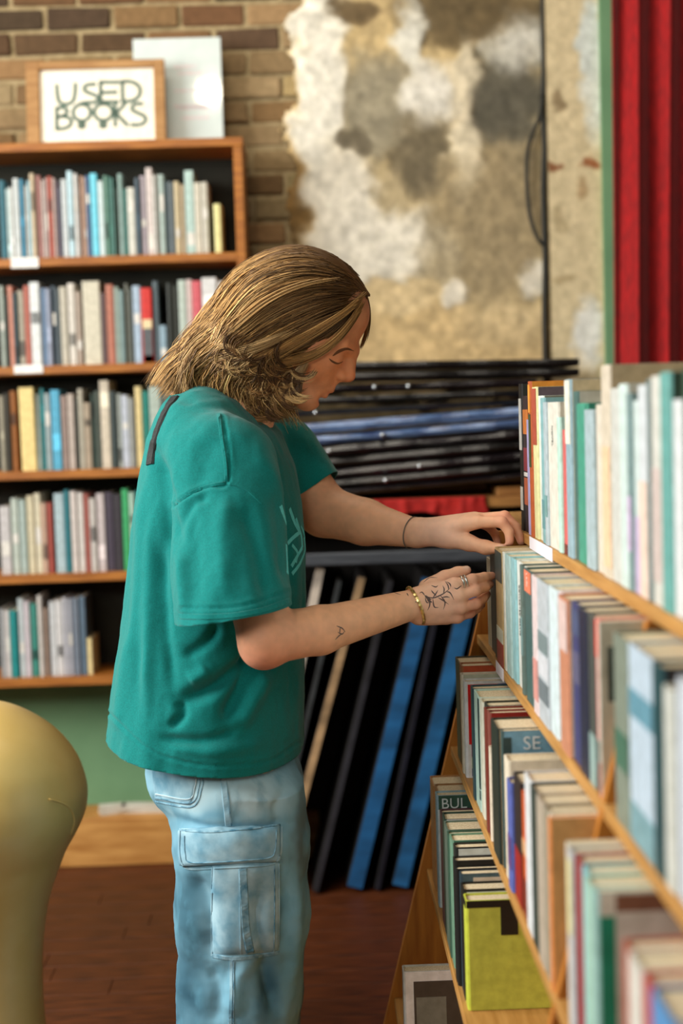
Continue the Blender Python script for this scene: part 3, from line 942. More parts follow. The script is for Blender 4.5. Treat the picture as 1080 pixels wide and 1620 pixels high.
ROWS = {
    'A': [(819, 823, 607, (34, 34, 32), (44, 50, 44), [(.55, .9, (226, 226, 220)), (.14, .3, (222, 222, 214))]),
          (823.5, 832, 626, (58, 44, 46), (150, 70, 30), [(.72, .9, (220, 130, 60)), (.2, .4, (196, 104, 72)), (.45, .62, (150, 60, 70)), (.41, .44, (236, 232, 228))]),
          (832.5, 837, 664, (176, 170, 214), None, []),
          (837.5, 841, 603, (186, 92, 48), (222, 148, 56), [(.80, .98, (236, 160, 66)), (.45, .79, (70, 80, 48))]),
          (841.5, 848, 612, (226, 222, 166), (96, 84, 92), [(.62, .99, (176, 82, 60))]),
          (848.5, 855, 626, (226, 232, 222), (128, 124, 106), []),
          (855.5, 861, 629, (134, 180, 184), None, [(.1, .3, (96, 150, 156))]),
          (861.5, 866, 636, (176, 190, 196), None, [(.2, .35, (120, 166, 166))]),
          (866.5, 882, 636, (224, 220, 208), (226, 214, 194), []),
          (882.5, 887, 660, (190, 226, 212), None, []),
          (887.5, 893, 680, (210, 96, 94), (206, 200, 190), [(.0, .08, (120, 50, 40))]),
          (893.5, 902, 600, (150, 178, 190), (214, 198, 160), [(.64, .995, (238, 234, 218))]),
          (902.5, 909, 619, (72, 104, 98), (196, 196, 184), []),
          (909.5, 924, 638, (70, 160, 132), (40, 128, 108), [(0.01, .99, (72, 156, 132))]),
          (924.5, 937, 648, (170, 190, 196), None, []),
          (937.5, 949, 640, (222, 212, 196), (206, 196, 180), []),
          (949.5, 962, 577, (214, 202, 182), (190, 172, 138), [(.05, .62, (246, 206, 168))]),
          (962.5, 977, 614, (206, 208, 202), (200, 196, 184), []),
          (977.5, 989, 607, (208, 226, 222), (206, 204, 190), []),
          (989.5, 996, 622, (124, 150, 150), None, [(.2, .48, (206, 184, 218))]),
          (996.5, 1006, 634, (206, 222, 220), None, [(.0, .4, (196, 180, 212))]),
          (1006.5, 1020, 609, (212, 218, 222), None, [(.0, .55, (238, 212, 196))]),
          (1020.5, 1026, 600, (108, 124, 122), (150, 116, 92), []),
          (1026.5, 1044, 594, (214, 214, 206), None, [(.1, .6, (206, 190, 184))]),
          (1044.5, 1060, 588, (104, 168, 162), (60, 84, 70), []),
          (1060.5, 1079, 632, (222, 226, 228), None, []),
          (1079.5, 1096, 584, (58, 84, 68), None, [])],
    'B': [(767, 773, 886, (214, 206, 190), (150, 40, 40), []),
          (773.5, 781, 880, (84, 76, 74), (60, 54, 52), []),
          (781.5, 785.5, 876, (60, 54, 50), None, []),
          (786, 796, 870, (186, 158, 112), (62, 72, 66), [(.0, .2, (158, 62, 54)), (.2, .32, (206, 206, 186)), (.72, .98, (66, 76, 74))]),
          (796.5, 799.5, 868, (226, 226, 214), (44, 46, 44), []),
          (800, 808, 864, (172, 202, 200), (112, 186, 190), []),
          (808.5, 815, 878, (150, 198, 204), (176, 196, 180), []),
          (815.5, 824, 882, (224, 228, 222), (224, 232, 212), []),
          (824.5, 828, 892, (88, 106, 100), None, [(.3, .6, (120, 150, 150))]),
          (828.5, 831, 890, (214, 214, 204), None, []),
          (831.5, 842, 887, (66, 96, 94), (120, 116, 110), [(.83, .99, (230, 128, 96))]),
          (842.5, 850, 893, (222, 204, 204), (150, 150, 140), [(.1, .4, (214, 150, 142))]),
          (850.5, 866, 898, (186, 194, 200), (70, 84, 74), [(.15, .3, (112, 122, 128)), (.5, .64, (124, 140, 142)), (.33, .48, (214, 216, 222))]),
          (866.5, 878, 917, (212, 228, 232), (138, 144, 132), []),
          (878.5, 885, 922, (226, 212, 216), None, []),
          (885.5, 899, 925, (198, 134, 104), (206, 196, 178), [(.66, .98, (222, 196, 190))]),
          (899.5, 912, 944, (58, 64, 112), (196, 184, 160), [(.5, .7, (92, 92, 122)), (.8, .96, (72, 86, 122))]),
          (912.5, 925, 945, (36, 38, 60), (50, 52, 50), []),
          (925.5, 936, 948, (74, 78, 74), (44, 44, 42), [(.0, .3, (150, 176, 172))]),
          (936.5, 945, 955, (226, 150, 138), (204, 200, 188), [(.78, .99, (240, 74, 48)), (.0, .3, (64, 92, 88))]),
          (945.5, 953, 978, (224, 216, 204), (196, 190, 170), [(.0, .2, (214, 74, 46))]),
          (968, 990, 984, (128, 138, 124), (150, 148, 130), [(.3, .5, (70, 110, 90))]),
          (990.5, 1029, 1001, (188, 206, 222), (214, 206, 196), [(.64, .78, (100, 150, 170)), (.0, .2, (120, 160, 170))]),
          (1029.5, 1046, 1014, (26, 66, 72), (40, 36, 40), []),
          (1046.5, 1062, 1092, (206, 208, 200), (150, 166, 158), []),
          (1062.5, 1084, 1018, (204, 212, 224), None, []),
          (1084.5, 1112, 1040, (70, 110, 108), None, [])],
    'C': [(720, 726, 1050, (74, 78, 58), (202, 170, 122), []),
          (726.5, 730, 1056, (150, 92, 56), (176, 76, 40), []),
          (730.2, 732.4, 1070, (206, 200, 182), (176, 180, 160), []),
          (732.6, 735.4, 1081, (206, 210, 212), (222, 222, 218), []),
          (746.5, 750, 1092, (40, 70, 80), (44, 78, 96), []),
          (750.5, 758, 1104, (176, 206, 196), (196, 200, 184), []),
          (758.5, 763, 1114, (214, 214, 196), (60, 60, 54), []),
          (763.5, 768, 1119, (46, 52, 44), (206, 204, 192), []),
          (768.5, 771.5, 1126, (120, 52, 40), (222, 206, 182), []),
          (772, 775, 1131, (132, 70, 60), (158, 44, 34), []),
          (775.5, 778.5, 1186, (226, 212, 190), None, []),
          (779, 789, 1150, (34, 42, 36), (214, 170, 112), []),
          (789.2, 791.5, 1157, (62, 82, 80), (120, 166, 190), []),
          (796, 802, 1206, (232, 220, 196), (236, 224, 200), []),
          (803.5, 809, 1242, (92, 104, 176), None, [(.2, .5, (104, 76, 132))]),
          (809.5, 820, 1240, (46, 34, 30), (50, 46, 40), [(.0, .42, (156, 36, 26))]),
          (820.5, 828, 1264, (206, 92, 40), (224, 206, 180), [(.0, .3, (132, 50, 30)), (.5, .62, (222, 170, 120))]),
          (828.5, 838, 1216, (222, 226, 228), (226, 222, 214), []),
          (838.5, 849, 1256, (50, 62, 56), (120, 44, 38), []),
          (849.5, 859, 1262, (182, 168, 150), (178, 166, 140), []),
          (859.5, 866, 1270, (156, 146, 126), (96, 84, 50), []),
          (866.5, 870, 1282, (222, 212, 190), (226, 216, 190), []),
          (870.5, 880, 1290, (232, 146, 82), (212, 166, 106), []),
          (893.5, 898, 1330, (222, 212, 190), (224, 220, 206), []),
          (898.5, 905, 1340, (188, 188, 190), (70, 66, 50), [(.55, .95, (232, 226, 168))]),
          (905.5, 914, 1345, (156, 44, 48), None, []),
          (914.5, 924, 1332, (134, 198, 206), (72, 164, 190), []),
          (924.5, 936, 1382, (168, 206, 190), (224, 216, 204), []),
          (936.5, 941, 1396, (150, 186, 182), (230, 226, 210), []),
          (984, 994, 1462, (176, 84, 62), (214, 84, 30), []),
          (994.5, 1014, 1496, (222, 218, 208), (156, 150, 128), []),
          (1014.5, 1028, 1540, (190, 52, 40), (222, 212, 206), []),
          (1028.5, 1062, 1545, (92, 150, 206), (222, 214, 208), [])],
    'D': [(680, 685, 1247, (176, 128, 80), (206, 168, 116), []),
          (685.5, 689, 1256, (150, 112, 72), (206, 196, 166), []),
          (689.3, 691.5, 1264, (140, 174, 190), (60, 92, 76), []),
          (696.5, 700, 1296, (70, 44, 50), (130, 90, 92), []),
          (700.5, 704, 1301, (36, 62, 54), (222, 214, 216), []),
          (704.5, 709, 1317, (96, 116, 104), (40, 84, 68), []),
          (709.5, 712, 1328, (60, 92, 76), (206, 176, 132), []),
          (712.5, 716, 1335, (110, 150, 126), (74, 120, 98), []),
          (716.5, 719, 1347, (36, 38, 34), (30, 30, 26), []),
          (719.5, 722, 1368, (24, 24, 22), (26, 26, 24), []),
          (722.1, 723.6, 1382, (30, 30, 28), (34, 34, 32), []),
          (723.8, 725.7, 1390, (46, 62, 70), (74, 96, 104), []),
          (726, 730, 1413, (26, 26, 22), (28, 28, 24), []),
          (730.5, 734, 1431, (196, 204, 70), (196, 204, 84), [(.93, .995, (26, 26, 22))])],
    'E': [(640, 641.5, 1552, (196, 196, 190), (226, 226, 222), []),
          ]}
MADE = {}


def project(p):
    d = RC.transposed() @ (Vector(p) - CAM)
    return 540 + FPX * d.x / -d.z, 810 - FPX * d.y / -d.z


ABOVE = {'A': None, 'B': 'A', 'C': 'B', 'D': 'C', 'E': 'D'}
SPECIAL = {('A', 0): 'thin black book with white spine stickers at far end of the top tier',
           ('A', 1): 'book with a fiery orange and purple patterned spine, top tier far end',
           ('A', 13): 'green book standing among pale spines on the top tier of the stepped bookcase',
           ('A', 11): 'tall cream topped book between red and dark green spines on top tier',
           ('C', 12): 'book with a pale blue cover lettered SE on the third tier',
           ('C', 3): 'colourful red and purple magazine with a white spine on the third tier',
           ('C', 5): 'pale mint booklets with dark stripes and a barcode on third tier',
           ('C', 17): 'white book with a long red bar on its cover, third tier',
           ('C', 26): 'book with a bright sky blue cover, third tier near the wooden divider',
           ('C', 28): 'large white bordered green book at the near end of third tier',
           ('D', 2): 'book with white block lettering on dark green cover, fourth tier far end',
           ('D', 13): 'lime yellow book with a black top band on the fourth tier',
           ('E', 0): 'book with a white bordered dark photograph on its cover, lowest tier seen',
           ('B', 19): 'book with a bright red spine head and dark lettered cover, second tier',
           ('B', 10): 'dark teal book with orange lettered spine head on the second tier',
           ('B', 5): 'book with aqua cover just under the fingertips on the second tier'}
for k, rows in ROWS.items():
    zs = CAM.z - TH[k] + .0006
    prevY = 9.0
    for i, (x0, x1, yt, sp, cov, bands) in enumerate(rows):
        X = TX[k] + (.004 if k in 'AD' or i < 11 else .001)
        g = at_x((x0 + x1) / 2, yt, X)
        ym = yt + .085 * FPX / g.y
        Y0, Y1 = at_x(x0, ym, X).y, at_x(x1, ym, X).y
        Y0 = min(Y0, prevY - .0006, YE - .002 if k != 'A' else 3)
        if Y0 > YM and Y1 < YM + .0095 and k != 'A':
            Y1 = YM + .0095
        if Y0 < YM + .0095 and Y0 > YM - .0095 and k != 'A':
            Y0 = YM - .0096
        Y1 = min(Y1, Y0 - .003)
        prevY = Y1
        h = at_x(x1 - .25 * (x1 - x0), yt, X).z - zs
        if ABOVE[k]:
            h = min(h, CAM.z - TH[ABOVE[k]] - .0195 - zs)
        h = max(h, .09)
        th = Y0 - Y1
        size = 'thick ' if th > .04 else 'thin ' if th < .016 else ''
        lab = SPECIAL.get((k, i)) or f'{size}{colour_name(sp)} book, {ORD[i + 1]} from far end of the {TN[k]}, stepped bookcase'
        dep = .155 if k != 'A' else .165
        xj = random.uniform(-.002, .005)
        MADE[k, i] = r = book('book', (X + xj, Y1, zs), th, h, dep + random.uniform(-.012, .008), sp, lab, 'books on the ' + TN[k] + ' of the stepped bookcase', cover=cov, band=bands,
                              hard=.003 if th > .02 else .0008)
        r['h'] = h


def child(o, root, colr=None, label=None):
    o.parent = root
    o.matrix_parent_inverse = Matrix.Identity(4)
    if colr:
        o.color = lin(*colr)
    if label:
        o['label'] = label
    return o


def patch_on_cover(k, i, x0, x1, z0, z1, colr, name='cover_panel', d=.0012, label=None):
    r = MADE[k, i]
    h = r['h']
    o = cube_obj(name, (x0, -d, h * z0), (x1, -.0004, h * z1), M_cover, r)
    o.color = lin(*colr)
    o['label'] = label or colour_name(colr) + ' panel printed on the cover'
    return o


FRONT = Matrix.Rotation(math.radians(90), 4, 'X')            # text lying in the cover plane, facing -y
SIDE = Matrix.Rotation(math.radians(-90), 4, 'Z') @ Matrix.Rotation(math.radians(90), 4, 'X')


def letters(k, i, s, size, x, z, colr, d=.0015, name='cover_lettering', label=None):
    r = MADE[k, i]
    o = text_mesh(name, s, size, M_cover, None, Matrix.Translation((x, -d, r['h'] * z)) @ FRONT, .0003)
    return child(o, r, colr, label)


def spine_letters(k, i, s, size, z, colr, name='spine_lettering', down=True):
    r = MADE[k, i]
    th = r.children[0].dimensions.y
    R = Matrix(((0, 0, -1, 0), (-1, 0, 0, 0), (0, 1, 0, 0), (0, 0, 0, 1)))     # text x -> -y, text y -> z, facing -x
    o = text_mesh(name, s, size, M_cover, None, Matrix.Translation((-.0012, 0, 0)) @ R @ Matrix.Translation((0, 0, 0)), .0003)
    w = max(v.co.y for v in o.data.vertices) + min(v.co.y for v in o.data.vertices)
    if down:                                                 # turn a quarter so the words run down the spine
        o.data.transform(Matrix.Rotation(math.radians(90), 4, 'X'))
    ys = [v.co.y for v in o.data.vertices]
    zs_ = [v.co.z for v in o.data.vertices]
    o.data.transform(Matrix.Translation((0, th / 2 - (max(ys) + min(ys)) / 2, r['h'] * z - max(zs_))))
    return child(o, r, colr)


# cover prints and lettering that the photograph shows
letters('C', 12, 'SE', .027, .030, .865, (226, 232, 236), label='pale capital letters S and E')
patch_on_cover('C', 12, .002, .014, 0.0, .955, (52, 72, 72), label='dark green cloth strip by the spine')
patch_on_cover('C', 3, .006, .060, .35, .97, (206, 30, 26))
patch_on_cover('C', 3, .060, .13, .86, .97, (92, 66, 150))
patch_on_cover('C', 3, .010, .060, .22, .35, (150, 70, 110))
patch_on_cover('C', 3, .010, .060, .10, .22, (206, 214, 170))
patch_on_cover('C', 3, .010, .060, .02, .10, (60, 52, 120))
for x, z in [(.020, .9), (.048, .91), (.016, .76), (.030, .62)]:
    patch_on_cover('C', 3, x, x + .008, z, z + .045, (232, 226, 222), d=.0018)
for q in range(5):
    o = cube_obj('printed_stripe', (-.0008, .002 + q * .0026, MADE['C', 5]['h'] * .2), (.0004, .0032 + q * .0026, MADE['C', 5]['h'] * .985), M_cover, MADE['C', 5])
    o.color = lin(52, 70, 72)
for q in range(9):
    o = cube_obj('barcode_bar', (-.0008, .002, MADE['C', 5]['h'] * (.105 + q * .0095)), (.0004, .013, MADE['C', 5]['h'] * (.109 + q * .0095)), M_cover, MADE['C', 5])
    o.color = lin(52, 70, 72)
patch_on_cover('C', 17, .03, .145, .78, .86, (206, 74, 60))
patch_on_cover('C', 13, .012, .030, .72, .82, (206, 74, 84))
patch_on_cover('C', 11, .010, .150, .0, .93, (34, 34, 28))
patch_on_cover('C', 26, .05, .15, .0, .40, (214, 206, 196))
patch_on_cover('C', 28, .0035, .0185, .0, .88, (36, 150, 118), label='green panel inside the white border')
patch_on_cover('C', 28, .019, .15, .9, .985, (140, 98, 76))
patch_on_cover('C', 28, .019, .15, .02, .895, (222, 218, 206))
patch_on_cover('C', 25, .03, .150, .84, .90, (64, 60, 44))
patch_on_cover('C', 32, .03, .15, .0, .6, (60, 78, 84))
patch_on_cover('C', 30, .03, .15, .7, .82, (60, 62, 56))
letters('D', 2, 'BUL', .027, .008, .885, (214, 226, 224), label='white block capitals B U L')
patch_on_cover('D', 2, .002, .15, .0, .875, (206, 220, 222))
patch_on_cover('D', 8, .006, .15, .9, .99, (206, 214, 210))
patch_on_cover('D', 9, .006, .15, .92, .95, (206, 214, 210))
patch_on_cover('D', 10, .006, .04, .84, .93, (190, 200, 196))
patch_on_cover('D', 11, .02, .15, .88, .97, (206, 190, 170))
patch_on_cover('D', 12, .006, .15, .92, .98, (214, 218, 212))
patch_on_cover('D', 13, .001, .152, .935, .998, (26, 26, 22), label='black band across the head of the cover')
patch_on_cover('D', 13, .052, .078, .68, .936, (28, 28, 24), label='black block on the lime cover')  # near-black block over part of the lime cover
patch_on_cover('E', 0, .018, .12, .25, .9, (72, 66, 58), label='dark photograph on the cover')
patch_on_cover('E', 0, .022, .075, .32, .74, (122, 124, 112), d=.0016)
patch_on_cover('B', 19, .002, .09, .02, .98, (206, 202, 190))
letters('B', 19, "I'S a", .030, .022, .80, (64, 62, 58), label='dark letters on the pale cover')
patch_on_cover('B', 20, .01, .12, .55, .86, (52, 62, 54), label='black band with pale blurred lettering')
letters('B', 20, 'CULTURE', .020, .016, .66, (124, 138, 124))
patch_on_cover('B', 13, .01, .12, .86, .97, (120, 122, 112))
spine_letters('B', 10, 'LEO', .012, .975, (250, 236, 226))
spine_letters('B', 7, 'COLLECTED ESSAYS', .009, .82, (92, 100, 100))
spine_letters('A', 8, 'NOVEL', .010, .84, (96, 110, 108))
spine_letters('B', 16, 'HISTORY', .016, .62, (150, 140, 160)) if False else None

# ------------------------------------------------------------------ the person: smooth-blended volumes turned into one continuous mesh
class Field:
    def __init__(s, xs, ys, zs):
        s.ax = [np.asarray(a, np.float32) for a in (xs, ys, zs)]
        s.D = np.full([len(a) for a in s.ax], 1.0, np.float32)

    def reg(s, lo, hi):
        sl = []
        for a, l, h in zip(s.ax, lo, hi):
            i, j = np.searchsorted(a, l), np.searchsorted(a, h)
            sl.append(slice(max(i - 1, 0), min(j + 1, len(a))))
        g = np.meshgrid(*[a[q] for a, q in zip(s.ax, sl)], indexing='ij', sparse=True)
        return tuple(sl), g

    def put(s, sl, d, k, sub=False):
        a = s.D[sl]
        if a.size == 0:
            return
        if sub:
            d = -d
            h = np.maximum(k - np.abs(a - d), 0) / max(k, 1e-6)
            s.D[sl] = np.maximum(a, d) + h * h * k * .25
        else:
            h = np.maximum(k - np.abs(a - d), 0) / max(k, 1e-6)
            s.D[sl] = np.minimum(a, d) - h * h * k * .25

    def cone(s, p0, p1, r0, r1, k=.01, ky=1.0, sub=False):
        """tapered capsule; ky < 1 flattens it along y"""
        p0, p1 = np.array(p0, np.float32), np.array(p1, np.float32)
        R = max(r0, r1) + k + .012
        sl, (X, Y, Z) = s.reg(np.minimum(p0, p1) - R, np.maximum(p0, p1) + R)
        b = p1 - p0
        b2 = b.copy()
        yc = p0[1]
        b2[1] /= ky
        L2 = float(b2 @ b2) + 1e-12
        x, y, z = X - p0[0], (Y - yc) / ky, Z - p0[2]
        t = np.clip((x * b2[0] + y * b2[1] + z * b2[2]) / L2, 0, 1)
        d = np.sqrt((x - t * b2[0]) ** 2 + (y - t * b2[1]) ** 2 + (z - t * b2[2]) ** 2) - (r0 + (r1 - r0) * t)
        s.put(sl, d * (ky if ky < 1 else 1), k, sub)

    def chain(s, pts, rad, k=.006, ky=1.0):
        for a, b, r, q in zip(pts[:-1], pts[1:], rad[:-1], rad[1:]):
            s.cone(a, b, r, q, k, ky)

    def ell(s, c, rad, k=.01, M=None, sub=False):
        """ellipsoid with its axes along the columns of M"""
        c = np.array(c, np.float32)
        R = max(rad) + k + .012
        sl, (X, Y, Z) = s.reg(c - R, c + R)
        x, y, z = X - c[0], Y - c[1], Z - c[2]
        if M is not None:
            x, y, z = (x * M[0][i] + y * M[1][i] + z * M[2][i] for i in range(3))
        k0 = np.sqrt((x / rad[0]) ** 2 + (y / rad[1]) ** 2 + (z / rad[2]) ** 2) + 1e-6
        k1 = np.sqrt((x / rad[0] ** 2) ** 2 + (y / rad[1] ** 2) ** 2 + (z / rad[2] ** 2) ** 2) + 1e-6
        s.put(sl, k0 * (k0 - 1) / k1, k, sub)

    def slices(s, zc, xc, yc, ax_, by, k=.02, yaw=0.0, e=2.3):
        """stack of super-ellipses: at each height zc a centre (xc, yc) and half sizes"""
        o = np.argsort(zc)
        zc, xc, yc, ax_, by = [np.array(v, float)[o] for v in (zc, xc, yc, ax_, by)]
        sl, (X, Y, Z) = s.reg((-9, -9, zc[0]), (9, 9, zc[-1]))
        z1 = Z.ravel()
        xi, yi, ai, bi = [np.interp(z1, zc, v)[None, None, :].astype(np.float32) for v in (xc, yc, ax_, by)]
        x, y = X - xi, Y - yi
        c, q = math.cos(yaw), math.sin(yaw)
        u, v = x * c + y * q, -x * q + y * c
        r = (np.abs(u / ai) ** e + np.abs(v / bi) ** e) ** (1 / e)
        d = (r - 1) * np.minimum(ai, bi)
        d = np.maximum(d, np.maximum(Z - zc[-1], zc[0] - Z))
        s.put(sl, d.astype(np.float32), k)

    def mesh(s, name, smooth=1):
        D = s.D
        S = (D < 0).view(np.uint8)
        c = S[:-1, :-1, :-1].copy()
        for i in (0, 1):
            for j in (0, 1):
                for k in (0, 1):
                    if i or j or k:
                        c += S[i:i + c.shape[0], j:j + c.shape[1], k:k + c.shape[2]]
        flat = np.flatnonzero((c > 0) & (c < 8))
        sh = c.shape
        del c
        I = np.array(np.unravel_index(flat, sh)).T
        cor = {}
        for i in (0, 1):
            for j in (0, 1):
                for k in (0, 1):
                    cor[i, j, k] = D[I[:, 0] + i, I[:, 1] + j, I[:, 2] + k].astype(np.float64)
        acc = np.zeros((len(I), 3))
        cnt = np.zeros(len(I))
        for a in cor:
            for d in range(3):
                if a[d] == 0:
                    b = list(a)
                    b[d] = 1
                    va, vb = cor[a], cor[tuple(b)]
                    m = (va < 0) != (vb < 0)
                    t = np.where(m, va / np.where(m, va - vb, 1), 0)
                    p = np.tile(np.array(a, float), (len(I), 1))
                    p[:, d] = t
                    acc[m] += p[m]
                    cnt[m] += 1
        P = I + acc / cnt[:, None]
        V = np.empty_like(P)
        for d in range(3):
            V[:, d] = np.interp(P[:, d], np.arange(len(s.ax[d])), s.ax[d])
        quads = []
        st_ = (sh[1] * sh[2], sh[2], 1)
        for d in range(3):
            n0 = [slice(None)] * 3
            n1 = [slice(None)] * 3
            n0[d], n1[d] = slice(0, -1), slice(1, None)
            A, B = S[tuple(n0)], S[tuple(n1)]
            E = np.argwhere(A != B)
            e1, e2 = (d + 1) % 3, (d + 2) % 3
            E = E[(E[:, e1] > 0) & (E[:, e2] > 0) & (E[:, e1] < S.shape[e1] - 1) & (E[:, e2] < S.shape[e2] - 1)]
            ins = A[E[:, 0], E[:, 1], E[:, 2]] == 1
            base = E @ np.array(st_)
            q = np.stack([base - st_[e1] - st_[e2], base - st_[e2], base, base - st_[e1]], 1)
            q[~ins] = q[~ins][:, ::-1]
            quads.append(q)
        Q = np.searchsorted(flat, np.concatenate(quads))
        for _ in range(smooth):
            e = np.concatenate([Q[:, [0, 1]], Q[:, [1, 2]], Q[:, [2, 3]], Q[:, [3, 0]]])
            w = np.bincount(e[:, 0], minlength=len(V)) + np.bincount(e[:, 1], minlength=len(V))
            N = np.stack([np.bincount(e[:, 0], V[e[:, 1], d], len(V)) + np.bincount(e[:, 1], V[e[:, 0], d], len(V)) for d in range(3)], 1)
            V = V * .5 + .5 * N / np.maximum(w, 1)[:, None]
        return np_mesh(name, V, Q)


def np_mesh(name, V, Q):
    me = bpy.data.meshes.new(name)
    me.vertices.add(len(V))
    me.vertices.foreach_set('co', np.asarray(V, np.float32).ravel())
    k = Q.shape[1]
    me.loops.add(Q.size)
    me.loops.foreach_set('vertex_index', Q.ravel().astype(np.int32))
    me.polygons.add(len(Q))
    me.polygons.foreach_set('loop_start', np.arange(0, Q.size, k, dtype=np.int32))
    me.update(calc_edges=True)
    return me


def coords(me):
    a = np.empty(len(me.vertices) * 3, np.float32)
    me.vertices.foreach_get('co', a)
    return a.reshape(-1, 3).astype(float)


def set_coords(me, V):
    me.vertices.foreach_set('co', np.asarray(V, np.float32).ravel())
    me.update()


def normals(me):
    a = np.empty(len(me.vertices) * 3, np.float32)
    me.vertex_normals.foreach_get('vector', a)
    return a.reshape(-1, 3).astype(float)


def keep_largest(me):
    bm = bmesh.new()
    bm.from_mesh(me)
    seen, best = set(), []
    for v in bm.verts:
        if v in seen:
            continue
        st, comp = [v], []
        seen.add(v)
        while st:
            a = st.pop()
            comp.append(a)
            for e in a.link_edges:
                o = e.other_vert(a)
                if o not in seen:
                    seen.add(o)
                    st.append(o)
        if len(comp) > len(best):
            best = comp
    b = set(best)
    bmesh.ops.delete(bm, geom=[v for v in bm.verts if v not in b], context='VERTS')
    bm.to_mesh(me)
    bm.free()


PY0 = 2.55
person = tag(empty('person', (at(370, 1500, PY0).x, PY0, 0)), 'person with wavy blond hair in a teal t-shirt and light cargo jeans reaching for books', 'person')
A = lambda x, y, Y: np.array(at(x, y, Y))

# --- head frame: forward f, up u, left l
_t = math.radians(39.5)
hf = Vector((math.cos(_t), -.05, -math.sin(_t))).normalized()
hl = Vector((.05, 1, 0)).normalized()
hl = (hl - hf * hl.dot(hf)).normalized()
hu = hf.cross(hl).normalized() * 1.0
if hu.z < 0:
    hu = -hu
HC = at(500, 487, 2.56)
HM = np.array([[hf[i], hu[i], hl[i]] for i in range(3)])
HS = 1.04
H = lambda f, u, l=0.0: np.array(HC + (hf * f + hu * u + hl * l) * HS)

zs = np.concatenate([np.arange(-.005, 1.02, .009), np.arange(1.02, 1.75, .0023)])
B = Field(np.arange(-.34, .40, .0023), np.arange(2.22, 2.90, .0023), zs)
# head
B.ell(H(-.016, -.001), (.096 * HS, .082 * HS, .075 * HS), .02, HM)
B.ell(H(.036, .014), (.054 * HS, .056 * HS, .062 * HS), .02, HM)
B.ell(H(.040, -.042), (.052 * HS, .064 * HS, .058 * HS), .025, HM)
for s in (-1, 1):
    B.cone(H(.0, -.085, .047 * s), H(.077, -.133, .014 * s), .026, .021, .022)
    B.ell(H(.060, -.064, .033 * s), (.031, .032, .025), .022, HM)
    B.cone(H(.078, -.022, .042 * s), H(.091, -.021, .010 * s), .010, .012, .018)
B.ell(H(.072, -.090), (.034, .036, .034), .022, HM)
B.ell(H(.0855, -.132), (.019, .017, .020), .016, HM)
for s in (-1, 1):
    B.ell(H(.104, -.044, .034 * s), (.014, .010, .016), .012, HM, sub=True)
    B.ell(H(.078, -.046, .031 * s), (.0160, .0150, .0165), .004, HM)
    B.cone(H(.0925, -.052, .021 * s), H(.088, -.053, .042 * s), .0028, .0024, .003)
B.cone(H(.092, -.026), H(.103, -.043), .0110, .0110, .016)
B.cone(H(.103, -.043), H(.1155, -.057), .0110, .0118, .010)
B.cone(H(.090, -.050), H(.104, -.064), .014, .0120, .012)
for s in (-1, 1):
    B.ell(H(.104, -.0655, .0125 * s), (.0120, .0090, .0080), .006, HM)
    B.ell(H(.108, -.0730, .0065 * s), (.0045, .0035, .0035), .002, HM, sub=True)
B.cone(H(.100, -.076), H(.1025, -.090), .0060, .0060, .010)
for s in (-1, 1):
    B.cone(H(.1045, -.0960), H(.090, -.1015, .023 * s), .0062, .0030, .005)
    B.cone(H(.1010, -.1095), H(.088, -.1060, .022 * s), .0070, .0030, .005)
B.cone(H(.1110, -.1032, -.012), H(.1110, -.1032, .012), .0030, .0030, .003, sub=True)
B.cone(H(.110, -.1032, -.014), H(.092, -.1037, -.027), .0022, .0015, .003, sub=True)
B.cone(H(.103, -.1205, -.012), H(.103, -.1205, .012), .0040, .0040, .008, sub=True)
for s in (-1, 1):
    B.ell(H(-.010, -.044, .068 * s), (.017, .028, .009), .006, HM)
# neck and trunk (under the shirt)
nb = A(335, 668, 2.56)
B.cone(H(-.040, -.050), nb, .055, .062, .03)
B.cone(H(.0, -.085), A(372, 672, 2.56), .045, .055, .03)
B.cone(nb, A(340, 900, 2.56), .085, .110, .05)
B.cone(A(350, 760, 2.44), A(400, 745, 2.68), .070, .065, .05)
B.cone(A(340, 900, 2.52), A(350, 1190, 2.50), .105, .110, .05)
B.cone(A(355, 900, 2.60), A(360, 1190, 2.60), .105, .110, .05)
for Yl, xs_ in ((2.45, (365, 378, 372)), (2.66, (388, 402, 396))):
    hip = A(xs_[0], 1240, Yl)
    knee = np.array([at(xs_[1], 1560, Yl).x, Yl - .01, .50])
    ank = np.array([at(xs_[2], 1850, Yl).x, Yl, .085])
    B.cone(hip, knee, .088, .058, .03)
    B.cone(knee, ank, .058, .038, .02)
    B.cone(ank + [0, 0, -.03], ank + [.13, -.015, -.045], .036, .028, .02)
# near (right) arm
nsh, nel, nmf, nwr = A(358, 745, 2.385), A(421, 1010, 2.272), A(505, 997, 2.338), A(650, 957, 2.455)
B.cone(nsh, nel, .054, .0445, .03)
B.cone(nel, nmf, .0430, .0395, .012)
B.cone(nmf, nwr, .0395, .0265, .012)
B.cone(A(414, 1026, 2.285), A(418, 1016, 2.285), .031, .034, .02)
